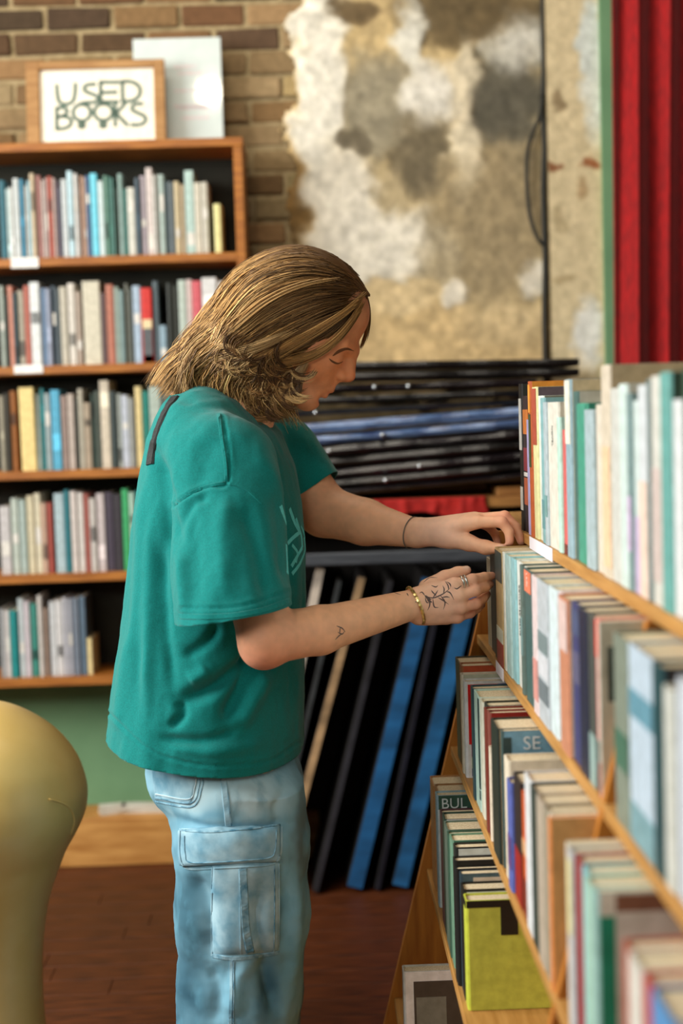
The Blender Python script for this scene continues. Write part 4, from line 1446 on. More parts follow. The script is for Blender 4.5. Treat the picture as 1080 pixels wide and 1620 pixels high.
# near hand: back of the hand towards the camera, thumb on top
K = [A(719, 925, 2.447), A(727, 943, 2.441), A(729, 961, 2.445), A(724, 976, 2.457)]
w0 = [A(662, 945, 2.462), A(662, 953, 2.457), A(662, 965, 2.457), A(662, 975, 2.463)]
for a, b, r0, r1 in zip(w0, K, (.0165, .0165, .016, .015), (.0125, .0125, .0118, .0108)):
    B.cone(a, b, r0, r1, .012)
B.cone(w0[1], A(690, 930, 2.478), .017, .017, .016)
B.cone(A(670, 970, 2.468), A(706, 976, 2.478), .016, .014, .014)
fing = [([K[0], A(747, 917, 2.452), A(766, 913, 2.468), A(778, 911, 2.480)], (.0108, .0098, .0088, .0074)),
        ([K[1], A(752, 934, 2.446), A(767, 929, 2.466), A(775, 924, 2.484)], (.0108, .0098, .0088, .0074)),
        ([K[2], A(752, 955, 2.452), A(764, 947, 2.474), A(770, 940, 2.492)], (.0104, .0094, .0084, .0072)),
        ([K[3], A(743, 970, 2.468), A(755, 963, 2.485), A(762, 957, 2.500)], (.0094, .0084, .0076, .0066))]
for pts, rr in fing:
    B.chain(pts, rr, .0022)
    B.ell(pts[1], (rr[1] * 1.08,) * 3, .003)
B.chain([A(676, 930, 2.482), A(704, 914, 2.494), A(724, 906, 2.497), A(738, 902, 2.494)], (.0165, .0128, .0104, .0082), .006)
for q in K:
    B.ell(q + np.array([-.002, -.003, .001]), (.0112,) * 3, .006)
# far (left) arm, palm turned down, thumb towards the camera
fsh, fel, fmf, fwr = A(452, 722, 2.745), A(512, 808, 2.715), A(578, 826, 2.67), A(655, 843, 2.605)
B.cone(fsh, fel, .054, .049, .03)
B.cone(fel, fmf, .049, .0425, .012)
B.cone(fmf, fwr, .0425, .0270, .012)
FK = [A(757, 826, 2.508), A(757, 821, 2.530), A(752, 820, 2.552), A(744, 824, 2.572)]
fw = [A(664, 845, 2.590), A(664, 838, 2.600), A(664, 838, 2.612), A(664, 843, 2.622)]
for a, b, r0, r1 in zip(fw, FK, (.0175, .017, .0165, .0165), (.0120, .0122, .0118, .0110)):
    B.cone(a, b, r0, r1, .014)
B.cone(fw[0], A(712, 851, 2.548), .019, .0185, .018)
ff = [([FK[0], A(794, 826, 2.490), A(805, 841, 2.486), A(806, 857, 2.482)], (.0108, .0098, .0088, .0074)),
      ([FK[1], A(798, 817, 2.516), A(816, 834, 2.510), A(824, 856, 2.502)], (.0108, .0098, .0088, .0074)),
      ([FK[2], A(790, 822, 2.548), A(803, 838, 2.545), A(808, 853, 2.540)], (.0104, .0094, .0084, .0072)),
      ([FK[3], A(772, 832, 2.574), A(783, 845, 2.574), A(787, 859, 2.570)], (.0094, .0086, .0078, .0068))]
for pts, rr in ff:
    B.chain(pts, rr, .0022)
    B.ell(pts[1], (rr[1] * 1.06,) * 3, .003)
B.chain([A(700, 849, 2.556), A(742, 859, 2.520), A(768, 866, 2.497), A(792, 868, 2.480)], (.0185, .0138, .0118, .0090), .008)

me = B.mesh('body', 2)
del B
keep_largest(me)
V = coords(me)
# skin tones: flushed knuckles, elbow, nose and cheeks, over an even tan
base = np.tile(np.array([242, 184, 144.]), (len(V), 1))


def tint_skin(p, r, rgb, w=1.0):
    g = np.clip(w * np.exp(-((V - np.asarray(p)) ** 2).sum(1) / r ** 2), 0, 1)[:, None]
    base[:] = base * (1 - g) + np.array(rgb) * g


for pts, rr in fing + ff:
    tint_skin(pts[1], .012, (214, 140, 116), .7)
    tint_skin(pts[3], .010, (222, 150, 132), .8)
tint_skin(A(735, 970, 2.45), .03, (208, 124, 100), .6)
tint_skin(A(416, 1035, 2.28), .05, (214, 128, 104), .75)
tint_skin(H(.124, -.058), .018, (212, 104, 70), .85)
tint_skin(H(.07, -.065, -.05), .03, (212, 116, 82), .7)
tint_skin(H(.105, -.103), .013, (196, 108, 84), .6)
tint_skin(H(.09, -.125), .03, (196, 120, 88), .5)
tint_skin(H(.075, -.05, -.03), .10, (232, 150, 100), 1.0)  # whole face tinted deeper orange, its shade painted into the skin
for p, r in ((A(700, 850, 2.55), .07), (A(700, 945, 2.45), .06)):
    tint_skin(p, r, (252, 206, 182), .9)
base *= (0.94 + .12 * vnoise(V, 90, 3))[:, None]
# nails a touch paler
for tip, d in ((A(738, 897, 2.490), .0065), (A(795, 864, 2.472), .0075)):
    tint_skin(tip, d, (240, 206, 190), .9)
set_colors(me, 'tone', base)
M_skin = mat('skin', attr='tone', rough=.5, spec=.35)
_b = M_skin.node_tree.nodes['Principled BSDF']
_b.inputs['Subsurface Weight'].default_value = .12
_b.inputs['Subsurface Radius'].default_value = (.012, .005, .003)
_b.inputs['Subsurface Scale'].default_value = .5
body = link_mesh('body', me, M_skin, person, True)
bvh_body = BVHTree.FromPolygons([tuple(v) for v in V], [tuple(p.vertices) for p in me.polygons])

# --- t-shirt
SY = 2.56
ys_ = [608, 622, 640, 662, 690, 740, 800, 870, 940, 1010, 1080, 1150, 1260]
xb_ = [296, 276, 262, 251, 240, 229, 219, 209, 200, 190, 180, 171, 160]
xf_ = [330, 366, 396, 418, 440, 462, 476, 483, 481, 479, 479, 480, 480]
hb = [.06, .11, .150, .174, .188, .190, .190, .192, .198, .208, .218, .232, .248]
T = Field(np.arange(-.40, .14, .0040), np.arange(2.16, 2.92, .0040), np.arange(.78, 1.50, .0040))
zc = [at((a + b) / 2, y, SY).z for a, b, y in zip(xb_, xf_, ys_)]
x0_ = [at(a, y, SY).x for a, y in zip(xb_, ys_)]
x1_ = [at(b, y, SY).x for b, y in zip(xf_, ys_)]
T.slices(zc, [(a + b) / 2 for a, b in zip(x0_, x1_)], [SY] * len(zc), [(b - a) / 2 for a, b in zip(x0_, x1_)], hb, .0, math.radians(-8), 2.15)
sl0, sl1 = A(352, 742, 2.385), A(373, 1010, 2.25)
T.cone(sl0, sl1, .092, .097, .022, .80)
fl0, fl1 = A(440, 718, 2.745), A(520, 815, 2.715)
T.cone(fl0, fl1, .078, .066, .04, .9)
Dt = T
me = T.mesh('t_shirt', 2)
keep_largest(me)
bm = bmesh.new()
bm.from_mesh(me)
# open the hem, the neck and both sleeves with clean cuts


def cut(bm, co, no, test):
    co, no = Vector(co), Vector(no).normalized()
    fs = [f for f in bm.faces if test(f.calc_center_median())]
    ge = list({e for f in fs for e in f.edges}) + list({v for f in fs for v in f.verts}) + fs
    bmesh.ops.bisect_plane(bm, geom=ge, plane_co=co, plane_no=no, dist=1e-6)
    dl = [f for f in bm.faces if test(f.calc_center_median()) and (f.calc_center_median() - co).dot(no) > 1e-6]
    bmesh.ops.delete(bm, geom=dl, context='FACES')


hz = at(330, 1176, SY).z
_b, _n, _f = A(170, 1145, 2.56), A(330, 1230, 2.33), A(478, 1188, 2.52)
_pn = Vector(np.cross(_n - _b, _f - _b))
cut(bm, _n, _pn if _pn.z < 0 else -_pn, lambda c: True)
cut(bm, A(300, 618, SY), (-.30, 0, 1), lambda c: True)


def near_axis(c, a, b, r):
    a, b = Vector(a), Vector(b)
    d = (b - a).normalized()
    t = (c - a).dot(d)
    return (c - a - d * t).length < r


zo = np.argsort(zc)
zs_t, xs_t, aa_t, bb_t = [np.array(v)[zo] for v in (zc, [(a + b) / 2 for a, b in zip(x0_, x1_)], [(b - a) / 2 for a, b in zip(x0_, x1_)], hb)]


def outside_trunk(c, m=.004):
    xc, a, b = [np.interp(c.z, zs_t, v) for v in (xs_t, aa_t, bb_t)]
    q, w = math.cos(math.radians(-8)), math.sin(math.radians(-8))
    x, y = c.x - xc, c.y - SY
    u, v = x * q + y * w, -x * w + y * q
    return ((abs(u) / (a + m)) ** 2.15 + (abs(v) / (b + m)) ** 2.15) > 1


hem_c = (A(285, 981, 2.27) + A(375, 979, 2.23) + A(460, 955, 2.27)) / 3
ax_n = Vector(sl1) - Vector(sl0)
pN = Vector(np.cross(A(460, 953, 2.27) - A(285, 982, 2.27), A(372, 985, 2.18) - A(372, 966, 2.35)))
if pN.dot(ax_n) < 0:
    pN = -pN
cut(bm, hem_c, pN, lambda c: near_axis(c, sl0, sl1, .125) and c.y < 2.40 and outside_trunk(c, .011) and c.z < hem_c[2] + .03)
bx_n = Vector(fl1) - Vector(fl0)
fh = (A(475, 797, 2.70) + A(512, 758, 2.72)) / 2
cut(bm, fh, bx_n, lambda c: near_axis(c, fl0, fl1, .10) and c.y > 2.61 and c.x > fh[0] - .03)
bmesh.ops.delete(bm, geom=[v for v in bm.verts if not v.link_faces], context='VERTS')
bm.to_mesh(me)
bm.free()
keep_largest(me)


def polydist(P2, line):
    """distance of the points P2 (N,2) to a polyline, and the position 0..1 along it"""
    line = np.array(line, float)
    best = np.full(len(P2), 1e9)
    tt = np.zeros(len(P2))
    seg = np.linalg.norm(np.diff(line, axis=0), axis=1)
    cum = np.concatenate([[0], np.cumsum(seg)])
    for i in range(len(line) - 1):
        a, b = line[i], line[i + 1]
        d = b - a
        t = np.clip(((P2 - a) @ d) / (d @ d), 0, 1)
        q = np.linalg.norm(P2 - a - t[:, None] * d, axis=1)
        m = q < best
        best[m] = q[m]
        tt[m] = (cum[i] + t[m] * seg[i]) / cum[-1]
    return best, tt


def pix(V):
    d = (V - np.array(CAM)) @ np.array(RC)
    return np.stack([540 + FPX * d[:, 0] / -d[:, 2], 810 - FPX * d[:, 1] / -d[:, 2]], 1)


def folds(me, creases, yfront, broad):
    """sculpt cloth folds: each a line on the near side with a width and a depth in metres (negative = valley)"""
    V = coords(me)
    N = normals(me)
    P2 = pix(V)
    disp = np.zeros(len(V))
    facing = np.clip(-N[:, 1] * 1.5 + .35, 0, 1) * (V[:, 1] < yfront)
    for pts, w, dep in creases:
        d, t = polydist(P2, catmull([(x, y, 0) for x, y in pts], 5)[:, :2])
        prof = np.exp(-(d / w) ** 2)
        disp += dep * prof * np.clip(np.minimum(t, 1 - t) * 5 + .15, 0, 1) * facing
    disp += broad(V)
    set_coords(me, V + N * disp[:, None])


def soft(V):
    n1 = vnoise(V * np.array([1.4, 1.2, .35]), 9, 2) - .5
    n2 = vnoise(V * np.array([1.3, 1.3, .5]) + 3, 26, 2) - .5
    n3 = vnoise(V, 110, 2) - .5
    return .016 * n1 + .006 * n2 + .0010 * n3


CR = [([(276, 800), (262, 770), (236, 700)], 9, -.007), ([(250, 720), (262, 800), (284, 870)], 12, -.012), ([(226, 760), (222, 880), (206, 1080)], 10, .008),
      ([(243, 800), (238, 930), (232, 1120)], 10, .010), ([(258, 860), (262, 980), (275, 1100)], 9, -.007), ([(285, 870), (290, 930), (294, 975)], 8, .007),
      ([(455, 985), (400, 1040), (330, 1090), (282, 1108)], 12, -.022), ([(282, 1108), (288, 1130), (268, 1152)], 8, -.013), ([(450, 1000), (410, 1046), (360, 1085), (310, 1112)], 8, .0),
      ([(408, 1046), (380, 1090), (350, 1140)], 11, -.016), ([(430, 1060), (400, 1110), (380, 1150)], 13, .012), ([(250, 1168), (320, 1172), (378, 1155)], 8, -.009),
      ([(268, 1185), (340, 1190), (420, 1172)], 10, .006), ([(345, 985), (328, 1015), (290, 1040)], 9, -.008), ([(330, 1060), (300, 1080)], 12, .008),
      ([(360, 775), (352, 850), (355, 960)], 15, .006), ([(385, 800), (410, 880), (425, 950)], 14, -.008), ([(300, 800), (308, 880), (312, 960)], 14, -.005),
      ([(278, 840), (300, 800), (330, 782)], 7, -.006), ([(330, 690), (320, 740), (300, 780)], 18, -.006), ([(430, 760), (445, 840), (450, 930)], 12, -.008),
      ([(400, 690), (420, 750), (440, 800)], 14, .006), ([(205, 1000), (192, 1100), (186, 1160)], 9, .006), ([(405, 990), (395, 1040), (392, 1060)], 7, -.006)]
folds(me, CR, 2.62, soft)
# lock-stitch grooves round the hem and the sleeve hem, the shoulder seam
V = coords(me)
N = normals(me)
P2 = pix(V)
front = (V[:, 1] < 2.6)
hemline = [(172, 1128), (232, 1184), (285, 1204), (330, 1211), (380, 1210), (430, 1202), (474, 1172)]
g = 0
for ln, w, dep in [(hemline, 2.2, -.0022), ([(287, 962), (375, 960), (456, 935)], 2.0, -.0020), ([(274, 800), (300, 782), (330, 770), (358, 766), (362, 720), (352, 660)], 2.6, -.0026)]:
    d, t = polydist(P2, catmull([(x, y, 0) for x, y in ln], 6)[:, :2])
    V += N * (dep * np.exp(-(d / w) ** 2) * front)[:, None]
    V += N * (.0012 * np.exp(-((d - 5) / 3) ** 2) * front)[:, None]
set_coords(me, V)
M_shirt = mat('teal_cotton', (12, 128, 124), .92, 420, (9, 114, 110), (1, 1, 1), .12, spec=.15, sheen=.15)
shirt = link_mesh('t_shirt', me, M_shirt, person, True)
shirt['label'] = 'oversized teal cotton t-shirt'
sd = shirt.modifiers.new('cloth_thickness', 'SOLIDIFY')
sd.thickness, sd.offset = .0022, -1
bvh_shirt = BVHTree.FromPolygons([tuple(v) for v in V], [tuple(p.vertices) for p in me.polygons])

# --- jeans
J = Field(np.arange(-.36, .12, .0040), np.arange(2.20, 2.92, .0040), np.concatenate([np.arange(.03, .30, .012), np.arange(.30, 1.02, .0040)]))
J.cone(A(336, 1120, 2.50), A(345, 1200, 2.48), .098, .112, .02)
J.cone(A(350, 1120, 2.60), A(366, 1210, 2.61), .098, .115, .02)
J.ell(A(338, 1216, 2.482), (.120, .112, .108), .02)
J.ell(A(346, 1212, 2.625), (.118, .118, .110), .03)
J.cone(A(392, 1130, 2.50), A(394, 1236, 2.48), .074, .092, .03)
J.cone(A(392, 1130, 2.60), A(394, 1236, 2.60), .074, .092, .03)


def leg(Yl, pts, k=.03):
    for (xa, ya, ra), (xb, yb, rb) in zip(pts[:-1], pts[1:]):
        J.cone(A(xa, ya, Yl), A(xb, yb, Yl), ra, rb, k)


leg(2.445, [(376, 1250, .112), (381, 1330, .114), (382, 1440, .111), (378, 1560, .104), (372, 1720, .110), (366, 1850, .118)])
leg(2.665, [(386, 1250, .112), (392, 1330, .112), (394, 1440, .108), (392, 1560, .100), (388, 1700, .106), (384, 1800, .112)])
me = J.mesh('jeans', 2)
keep_largest(me)
V = coords(me)                                               # tuck the waist in under the shirt
hz = (np.array(_n)[None] + 0 * V)[:, 2] - ((V - np.array(_n))[:, :2] @ np.array(_pn)[:2]) / _pn[2]
w = np.clip((V[:, 2] - hz + .035) / .05, 0, 1)
xc, a_, b_ = [np.interp(V[:, 2], zs_t, v) for v in (xs_t, aa_t, bb_t)]
q_, w_ = math.cos(math.radians(-8)), math.sin(math.radians(-8))
dx, dy = V[:, 0] - xc, V[:, 1] - SY
rr = (np.abs((dx * q_ + dy * w_) / (a_ - .022)) ** 2.15 + np.abs((-dx * w_ + dy * q_) / (b_ - .022)) ** 2.15) ** (1 / 2.15)
sc_ = 1 - w * (1 - 1 / np.maximum(rr, 1))
V[:, 0], V[:, 1] = xc + dx * sc_, SY + dy * sc_
set_coords(me, V)
bm = bmesh.new()
bm.from_mesh(me)
cut(bm, (0, 0, at(360, 1100, 2.55).z), (0, 0, 1), lambda c: True)
cut(bm, (0, 0, .055), (0, 0, -1), lambda c: True)
bmesh.ops.delete(bm, geom=[v for v in bm.verts if not v.link_faces], context='VERTS')
bm.to_mesh(me)
bm.free()


def denim(V):
    return .010 * (vnoise(V * np.array([1, 1, .6]), 11, 2) - .5) + .005 * (vnoise(V * np.array([1, 1, 1.3]), 30, 2) - .5) + .0008 * (vnoise(V, 150, 2) - .5)


CJ = [([(262, 1290), (320, 1308), (400, 1312), (470, 1300)], 8, -.007), ([(455, 1240), (440, 1280), (448, 1310)], 9, -.006), ([(300, 1380), (330, 1440), (336, 1520)], 14, -.012),
      ([(415, 1390), (405, 1450), (420, 1520), (440, 1600)], 12, -.010), ([(462, 1380), (466, 1460), (462, 1560)], 10, .010), ([(395, 1520), (372, 1560), (370, 1610)], 14, .008),
      ([(330, 1530), (345, 1570), (340, 1620)], 12, -.008), ([(410, 1520), (425, 1560), (440, 1610)], 12, -.010), ([(300, 1440), (296, 1500), (300, 1580)], 12, .006)]
folds(me, CJ, 2.56, denim)
M_denim = mat('shaded_washed_denim', rough=.9, scale=30, rgb2=(92, 146, 168), attr='tone', mixlo=.5, mixhi=.85, spec=.15, detail=8, bump=.15, **{'stretch': (1, 1, .6)}) if True else mat('x', (146, 186, 202), .9, 14, (70, 124, 150), (1, 1, .6), .15, spec=.15, detail=8, mixlo=.40, mixhi=.72)
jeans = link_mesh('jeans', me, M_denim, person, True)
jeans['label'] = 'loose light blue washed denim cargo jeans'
sd = jeans.modifiers.new('cloth_thickness', 'SOLIDIFY')
sd.thickness, sd.offset = .002, -1
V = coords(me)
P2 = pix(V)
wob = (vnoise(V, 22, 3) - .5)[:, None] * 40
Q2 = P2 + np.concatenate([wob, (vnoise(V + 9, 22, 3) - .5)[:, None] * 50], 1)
tone = np.tile(np.array([126, 174, 194.]), (len(V), 1))  # denim wash, with shade and light along the near leg painted in
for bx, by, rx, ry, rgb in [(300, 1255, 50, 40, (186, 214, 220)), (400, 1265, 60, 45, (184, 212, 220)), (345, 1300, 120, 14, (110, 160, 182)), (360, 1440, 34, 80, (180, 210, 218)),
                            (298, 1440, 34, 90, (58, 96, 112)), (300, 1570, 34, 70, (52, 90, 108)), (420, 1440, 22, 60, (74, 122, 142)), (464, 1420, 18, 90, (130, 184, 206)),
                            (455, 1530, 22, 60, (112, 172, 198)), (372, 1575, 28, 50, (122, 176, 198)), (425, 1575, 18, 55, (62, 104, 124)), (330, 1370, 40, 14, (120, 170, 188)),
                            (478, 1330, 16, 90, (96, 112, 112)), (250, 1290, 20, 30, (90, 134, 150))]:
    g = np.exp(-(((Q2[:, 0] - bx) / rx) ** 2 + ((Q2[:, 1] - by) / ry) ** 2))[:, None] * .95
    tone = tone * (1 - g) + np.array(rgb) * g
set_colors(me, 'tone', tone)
bvh_jeans = BVHTree.FromPolygons([tuple(v) for v in coords(me)], [tuple(p.vertices) for p in me.polygons])


def hit(bvh, px, py):
    d = ray(px, py).normalized()
    h = bvh.ray_cast(CAM + d * 1.2, d)
    return h[0], h[1]


def strip(name, bvh, line, w, m, parent, off=.0012, step=3.0, taper=False):
    """a thin raised ribbon of width w (metres) lying on the surface along a drawn line"""
    P = catmull([(x, y, 0) for x, y in line], 10)[:, :2] if len(line) > 2 else np.array([np.array(line[0]) * (1 - t) + np.array(line[1]) * t for t in np.linspace(0, 1, 14)])
    pts = []
    for x, y in P:
        h, n = hit(bvh, x, y)
        if h is not None and (not pts or (h - pts[-1][0]).length < .05):
            pts.append((h, n))
    V, F = [], []
    for i, (h, n) in enumerate(pts):
        t = pts[min(i + 1, len(pts) - 1)][0] - pts[max(i - 1, 0)][0]
        if t.length < 1e-7:
            t = Vector((1, 0, 0))
        s = n.cross(t.normalized()).normalized()
        ww = w * (.5 if not taper else .5 * max(.15, math.sin(math.pi * min(1, (i + .4) / len(pts)) ** .8)))
        V += [h + s * ww - n * .0004, h + s * ww * .75 + n * off, h - s * ww * .75 + n * off, h - s * ww - n * .0004]
    for i in range(len(pts) - 1):
        for k in range(3):
            F.append((i * 4 + k, i * 4 + k + 1, i * 4 + k + 5, i * 4 + k + 4))
    if len(pts) < 2:
        return None
    F += [(3, 2, 1, 0), tuple(len(V) - 4 + k for k in range(4))]
    return mesh_py(name, V, F, m, parent, False)


def sheet(name, bvh, quad, m, parent, off=.003, nu=26, nv=16, round_=.0, puff=0.0, wave=0.0):
    """a patch sewn on the surface: quad = four corners TL TR BR BL in the picture; raised edge all round"""
    q = [np.array(c, float) for c in quad]
    V, F = [], []
    for j in range(nv + 1):
        for i in range(nu + 1):
            u, v = i / nu, j / nv
            uu, vv = u, v
            if round_ and v > .5:
                c = max(0, (v - .5) / .5)
                e = round_ * (1 - math.sqrt(max(0, 1 - c ** 8)))
                uu = e + u * (1 - 2 * e)
            p = (q[0] * (1 - uu) + q[1] * uu) * (1 - vv) + (q[3] * (1 - uu) + q[2] * uu) * vv
            h, n = hit(bvh, *p)
            if h is None:
                h, n = Vector(V[-1]) if V else Vector(A(p[0], p[1], 2.35)), Vector((0, -1, 0))
            edge = i in (0, nu) or j in (0, nv)
            o = -.001 if edge else off + puff * math.sin(math.pi * u) ** .6 * math.sin(math.pi * v) ** .6 + wave * math.sin(u * 21 + 3 * math.sin(v * 4)) * math.sin(math.pi * v)
            V.append(h + n * o)
    for j in range(nv):
        for i in range(nu):
            a = j * (nu + 1) + i
            F.append((a, a + nu + 1, a + nu + 2, a + 1))
    return mesh_py(name, V, F, m, parent, True)


M_denim2 = mat('pale_denim', (166, 200, 212), .9, 22, (104, 152, 174), (1, 1, 1), .15, spec=.15, detail=6)
M_thread = mat('denim_stitching', (196, 218, 224), .85)
M_seam = mat('worn_denim_edge', (70, 122, 146), .9, 60, (150, 190, 206), detail=5)
pk = sheet('cargo_pocket', bvh_jeans, [(334, 1362), (443, 1360), (441, 1508), (335, 1514)], M_denim2, jeans, .004, puff=.006)
fp = sheet('cargo_pocket_flap', bvh_jeans, [(283, 1310), (443, 1304), (443, 1364), (284, 1372)], M_denim2, jeans, .0075, 36, 14, .06, .004, .0012)
bp = sheet('back_pocket', bvh_jeans, [(237, 1196), (322, 1196), (302, 1276), (244, 1268)], M_denim2, jeans, .0022)
bvh2 = BVHTree.FromPolygons(*(lambda objs: (lambda VV, FF: (VV, FF))(
    [tuple(o.matrix_world @ v.co if False else v.co) for o in objs for v in o.data.vertices],
    [tuple(i + sum(len(p.data.vertices) for p in objs[:k]) for i in f.vertices) for k, o in enumerate(objs) for f in o.data.polygons]))([jeans, pk, fp, bp]))
for nm, ln, w, m in [('side_seam', [(353, 1232), (357, 1268), (361, 1306)], .011, M_denim2), ('side_seam', [(366, 1518), (366, 1560), (364, 1625), (364, 1700)], .007, M_denim2),
                     ('seam_edge', [(357, 1232), (362, 1270), (366, 1306)], .0022, M_seam), ('seam_edge', [(370, 1520), (370, 1560), (369, 1625), (369, 1700)], .0022, M_seam),
                     ('flap_edge', [(285, 1314), (284, 1345), (288, 1366), (300, 1374), (340, 1373), (390, 1371), (430, 1367), (443, 1352), (445, 1308)], .0045, M_denim2),
                     ('flap_edge', [(284, 1313), (330, 1316), (390, 1312), (443, 1305)], .0040, M_seam), ('stitch_line', [(292, 1322), (293, 1350), (300, 1364), (340, 1364), (390, 1361), (426, 1357), (435, 1345), (437, 1314)], .0016, M_seam),
                     ('pocket_edge', [(336, 1372), (335, 1440), (335, 1512)], .0035, M_denim2), ('pocket_edge', [(441, 1366), (441, 1440), (440, 1508)], .0040, M_denim2),
                     ('pocket_edge', [(434, 1366), (434, 1440), (433, 1506)], .0016, M_seam), ('pocket_edge', [(336, 1512), (370, 1516), (410, 1512), (441, 1506)], .0080, M_seam),
                     ('pocket_pleat', [(384, 1374), (386, 1420), (389, 1470), (396, 1508)], .015, M_seam), ('pocket_pleat', [(380, 1374), (380, 1440), (381, 1508)], .003, M_denim2),
                     ('stitch_line', [(316, 1232), (315, 1244), (302, 1270), (246, 1262)], .0016, M_seam), ('stitch_line', [(310, 1232), (308, 1244), (298, 1264), (246, 1256)], .0016, M_thread),
                     ('pocket_edge', [(321, 1228), (320, 1244), (304, 1276), (246, 1268)], .0024, M_seam)]:
    strip(nm, bvh2, ln, w, m, jeans, .0016)

# print on the chest of the shirt
M_print = mat('pale_teal_print', (104, 214, 212), .8, 200, (88, 200, 200))
for ln, w in [([(444, 800), (449, 816), (455, 836)], .010), ([(458, 804), (465, 824), (474, 842)], .010), ([(474, 842), (462, 852), (453, 862)], .008), ([(453, 862), (454, 884), (455, 908)], .009),
              ([(468, 820), (476, 846), (478, 866)], .008), ([(478, 866), (470, 880), (461, 896)], .009), ([(462, 862), (470, 874), (468, 890)], .007), ([(481, 850), (482, 870), (474, 892), (462, 908)], .008),
              ([(476, 832), (480, 842), (482, 850)], .006)]:
    strip('shirt_print', bvh_shirt, ln, w, M_print, shirt, .0006)
M_seamt = mat('teal_seam', (20, 138, 132), .9)
strip('shoulder_seam', bvh_shirt, [(276, 798), (300, 781), (330, 769), (358, 765), (388, 773), (414, 796)], .006, M_shirt, shirt, .0012)
strip('shoulder_seam', bvh_shirt, [(358, 765), (356, 730), (350, 690), (346, 655)], .006, M_shirt, shirt, .0012)
strip('sleeve_hem', bvh_shirt, [(284, 975), (330, 976), (375, 973), (420, 964), (458, 950)], .010, M_shirt, shirt, .0014)
# dark strap over the far shoulder blade
o = strip('shoulder_strap', bvh_shirt, [(277, 628), (262, 650), (249, 680), (240, 715), (237, 735)], .022, mat('charcoal_webbing', (30, 34, 34), .8, 200, (44, 48, 48)), person, .003)
if o:
    o['label'] = 'narrow charcoal strap across the back'

# --- jewellery and tattoos
M_goldm = mat('gold_metal', (226, 200, 134), .28, metal=1.0)
M_silver = mat('silver_metal', (214, 214, 210), .25, metal=1.0)


def ring_around(name, c, axis, ra, rb, up, r, m, parent, n=40, bumps=0):
    axis = Vector(axis).normalized()
    e1 = (Vector(up) - axis * Vector(up).dot(axis)).normalized()
    e2 = axis.cross(e1)
    bm = bmesh.new()
    V, F = [], []
    for i in range(n):
        a = 2 * math.pi * i / n
        rr = r * (1 + (.35 if bumps and i % 2 else 0))
        o = Vector(c) + e1 * math.cos(a) * ra + e2 * math.sin(a) * rb
        d = (e1 * math.cos(a) * ra + e2 * math.sin(a) * rb).normalized()
        for k in range(6):
            q = 2 * math.pi * k / 6
            V.append(o + (d * math.cos(q) * .6 + axis * math.sin(q)) * rr)
    for i in range(n):
        for k in range(6):
            F.append((i * 6 + k, i * 6 + (k + 1) % 6, ((i + 1) % n) * 6 + (k + 1) % 6, ((i + 1) % n) * 6 + k))
    return mesh_py(name, V, F, m, parent, not bumps)


wa = nwr - nmf
br = ring_around('bracelet', A(657, 958, 2.457), A(662, 957, 2.457) - A(655, 960, 2.455), .0345, .0300, (0, 0, 1), .0026, M_goldm, person, 56, 1)
br['label'] = 'gold chain bracelet'
fa = fing[0][0]
rgd = Vector(fa[1] - fa[0])
for t in (.42, .60):
    o = ring_around('finger_ring', Vector(fa[0]).lerp(Vector(fa[1]), t) , rgd, .0118, .0118, (0, 0, 1), .0021, M_silver, person, 26)
    o['label'] = 'chunky silver ring on the index finger'
cd = ring_around('wrist_cord', A(652, 843, 2.607), fwr - fmf, .0305, .0300, (0, 0, 1), .0011, mat('grey_cord', (104, 100, 92), .8), person, 40)
cd['label'] = 'thin grey cord round the far wrist'
M_tat = mat('tattoo_ink', (96, 78, 76), .6)
T0 = lambda x, y: (600 + x / 4.154, 760 + y / 4.154)
tat = [[(300, 760), (350, 772), (400, 755), (440, 730), (470, 700)], [(400, 755), (430, 800), (420, 850)], [(350, 772), (370, 745), (385, 720)], [(440, 730), (465, 740), (490, 785)],
       [(385, 770), (420, 790), (455, 815)], [(420, 745), (425, 715), (415, 690)], [(330, 770), (330, 820), (315, 855)], [(350, 775), (360, 830), (390, 835)], [(300, 760), (280, 735), (262, 742)],
       [(455, 720), (450, 690), (430, 660)], [(375, 760), (350, 735), (340, 720)], [(408, 770), (440, 765), (465, 770)], [(300, 770), (310, 800), (330, 805)], [(180, 740), (190, 760)], [(90, 735), (140, 752)],
       [(470, 700), (462, 680), (440, 665)], [(290, 670), (330, 640), (380, 640)], [(340, 690), (370, 700), (385, 690)], [(540, 690), (510, 712), (490, 705)], [(235, 800), (262, 790)]]
for ln in tat:
    strip('hand_tattoo', bvh_body, [T0(*p) for p in ln], .0026, M_tat, body, .00025, taper=True)
for c, r in ((T0(322, 772), 5), (T0(330, 790), 4), (T0(312, 764), 3)):
    strip('hand_tattoo', bvh_body, [(c[0] - r, c[1] - 2), (c[0], c[1] + 1), (c[0] + r, c[1] + 3)], .005, M_tat, body, .00025, taper=True)
for ln in ([(532, 990), (541, 994), (546, 1000)], [(534, 1000), (541, 1003), (545, 998)], [(530, 1012), (536, 1006), (541, 1003)], [(538, 992), (537, 1004)]):
    strip('forearm_tattoo', bvh_body, ln, .0026, M_tat, body, .00025, taper=True)

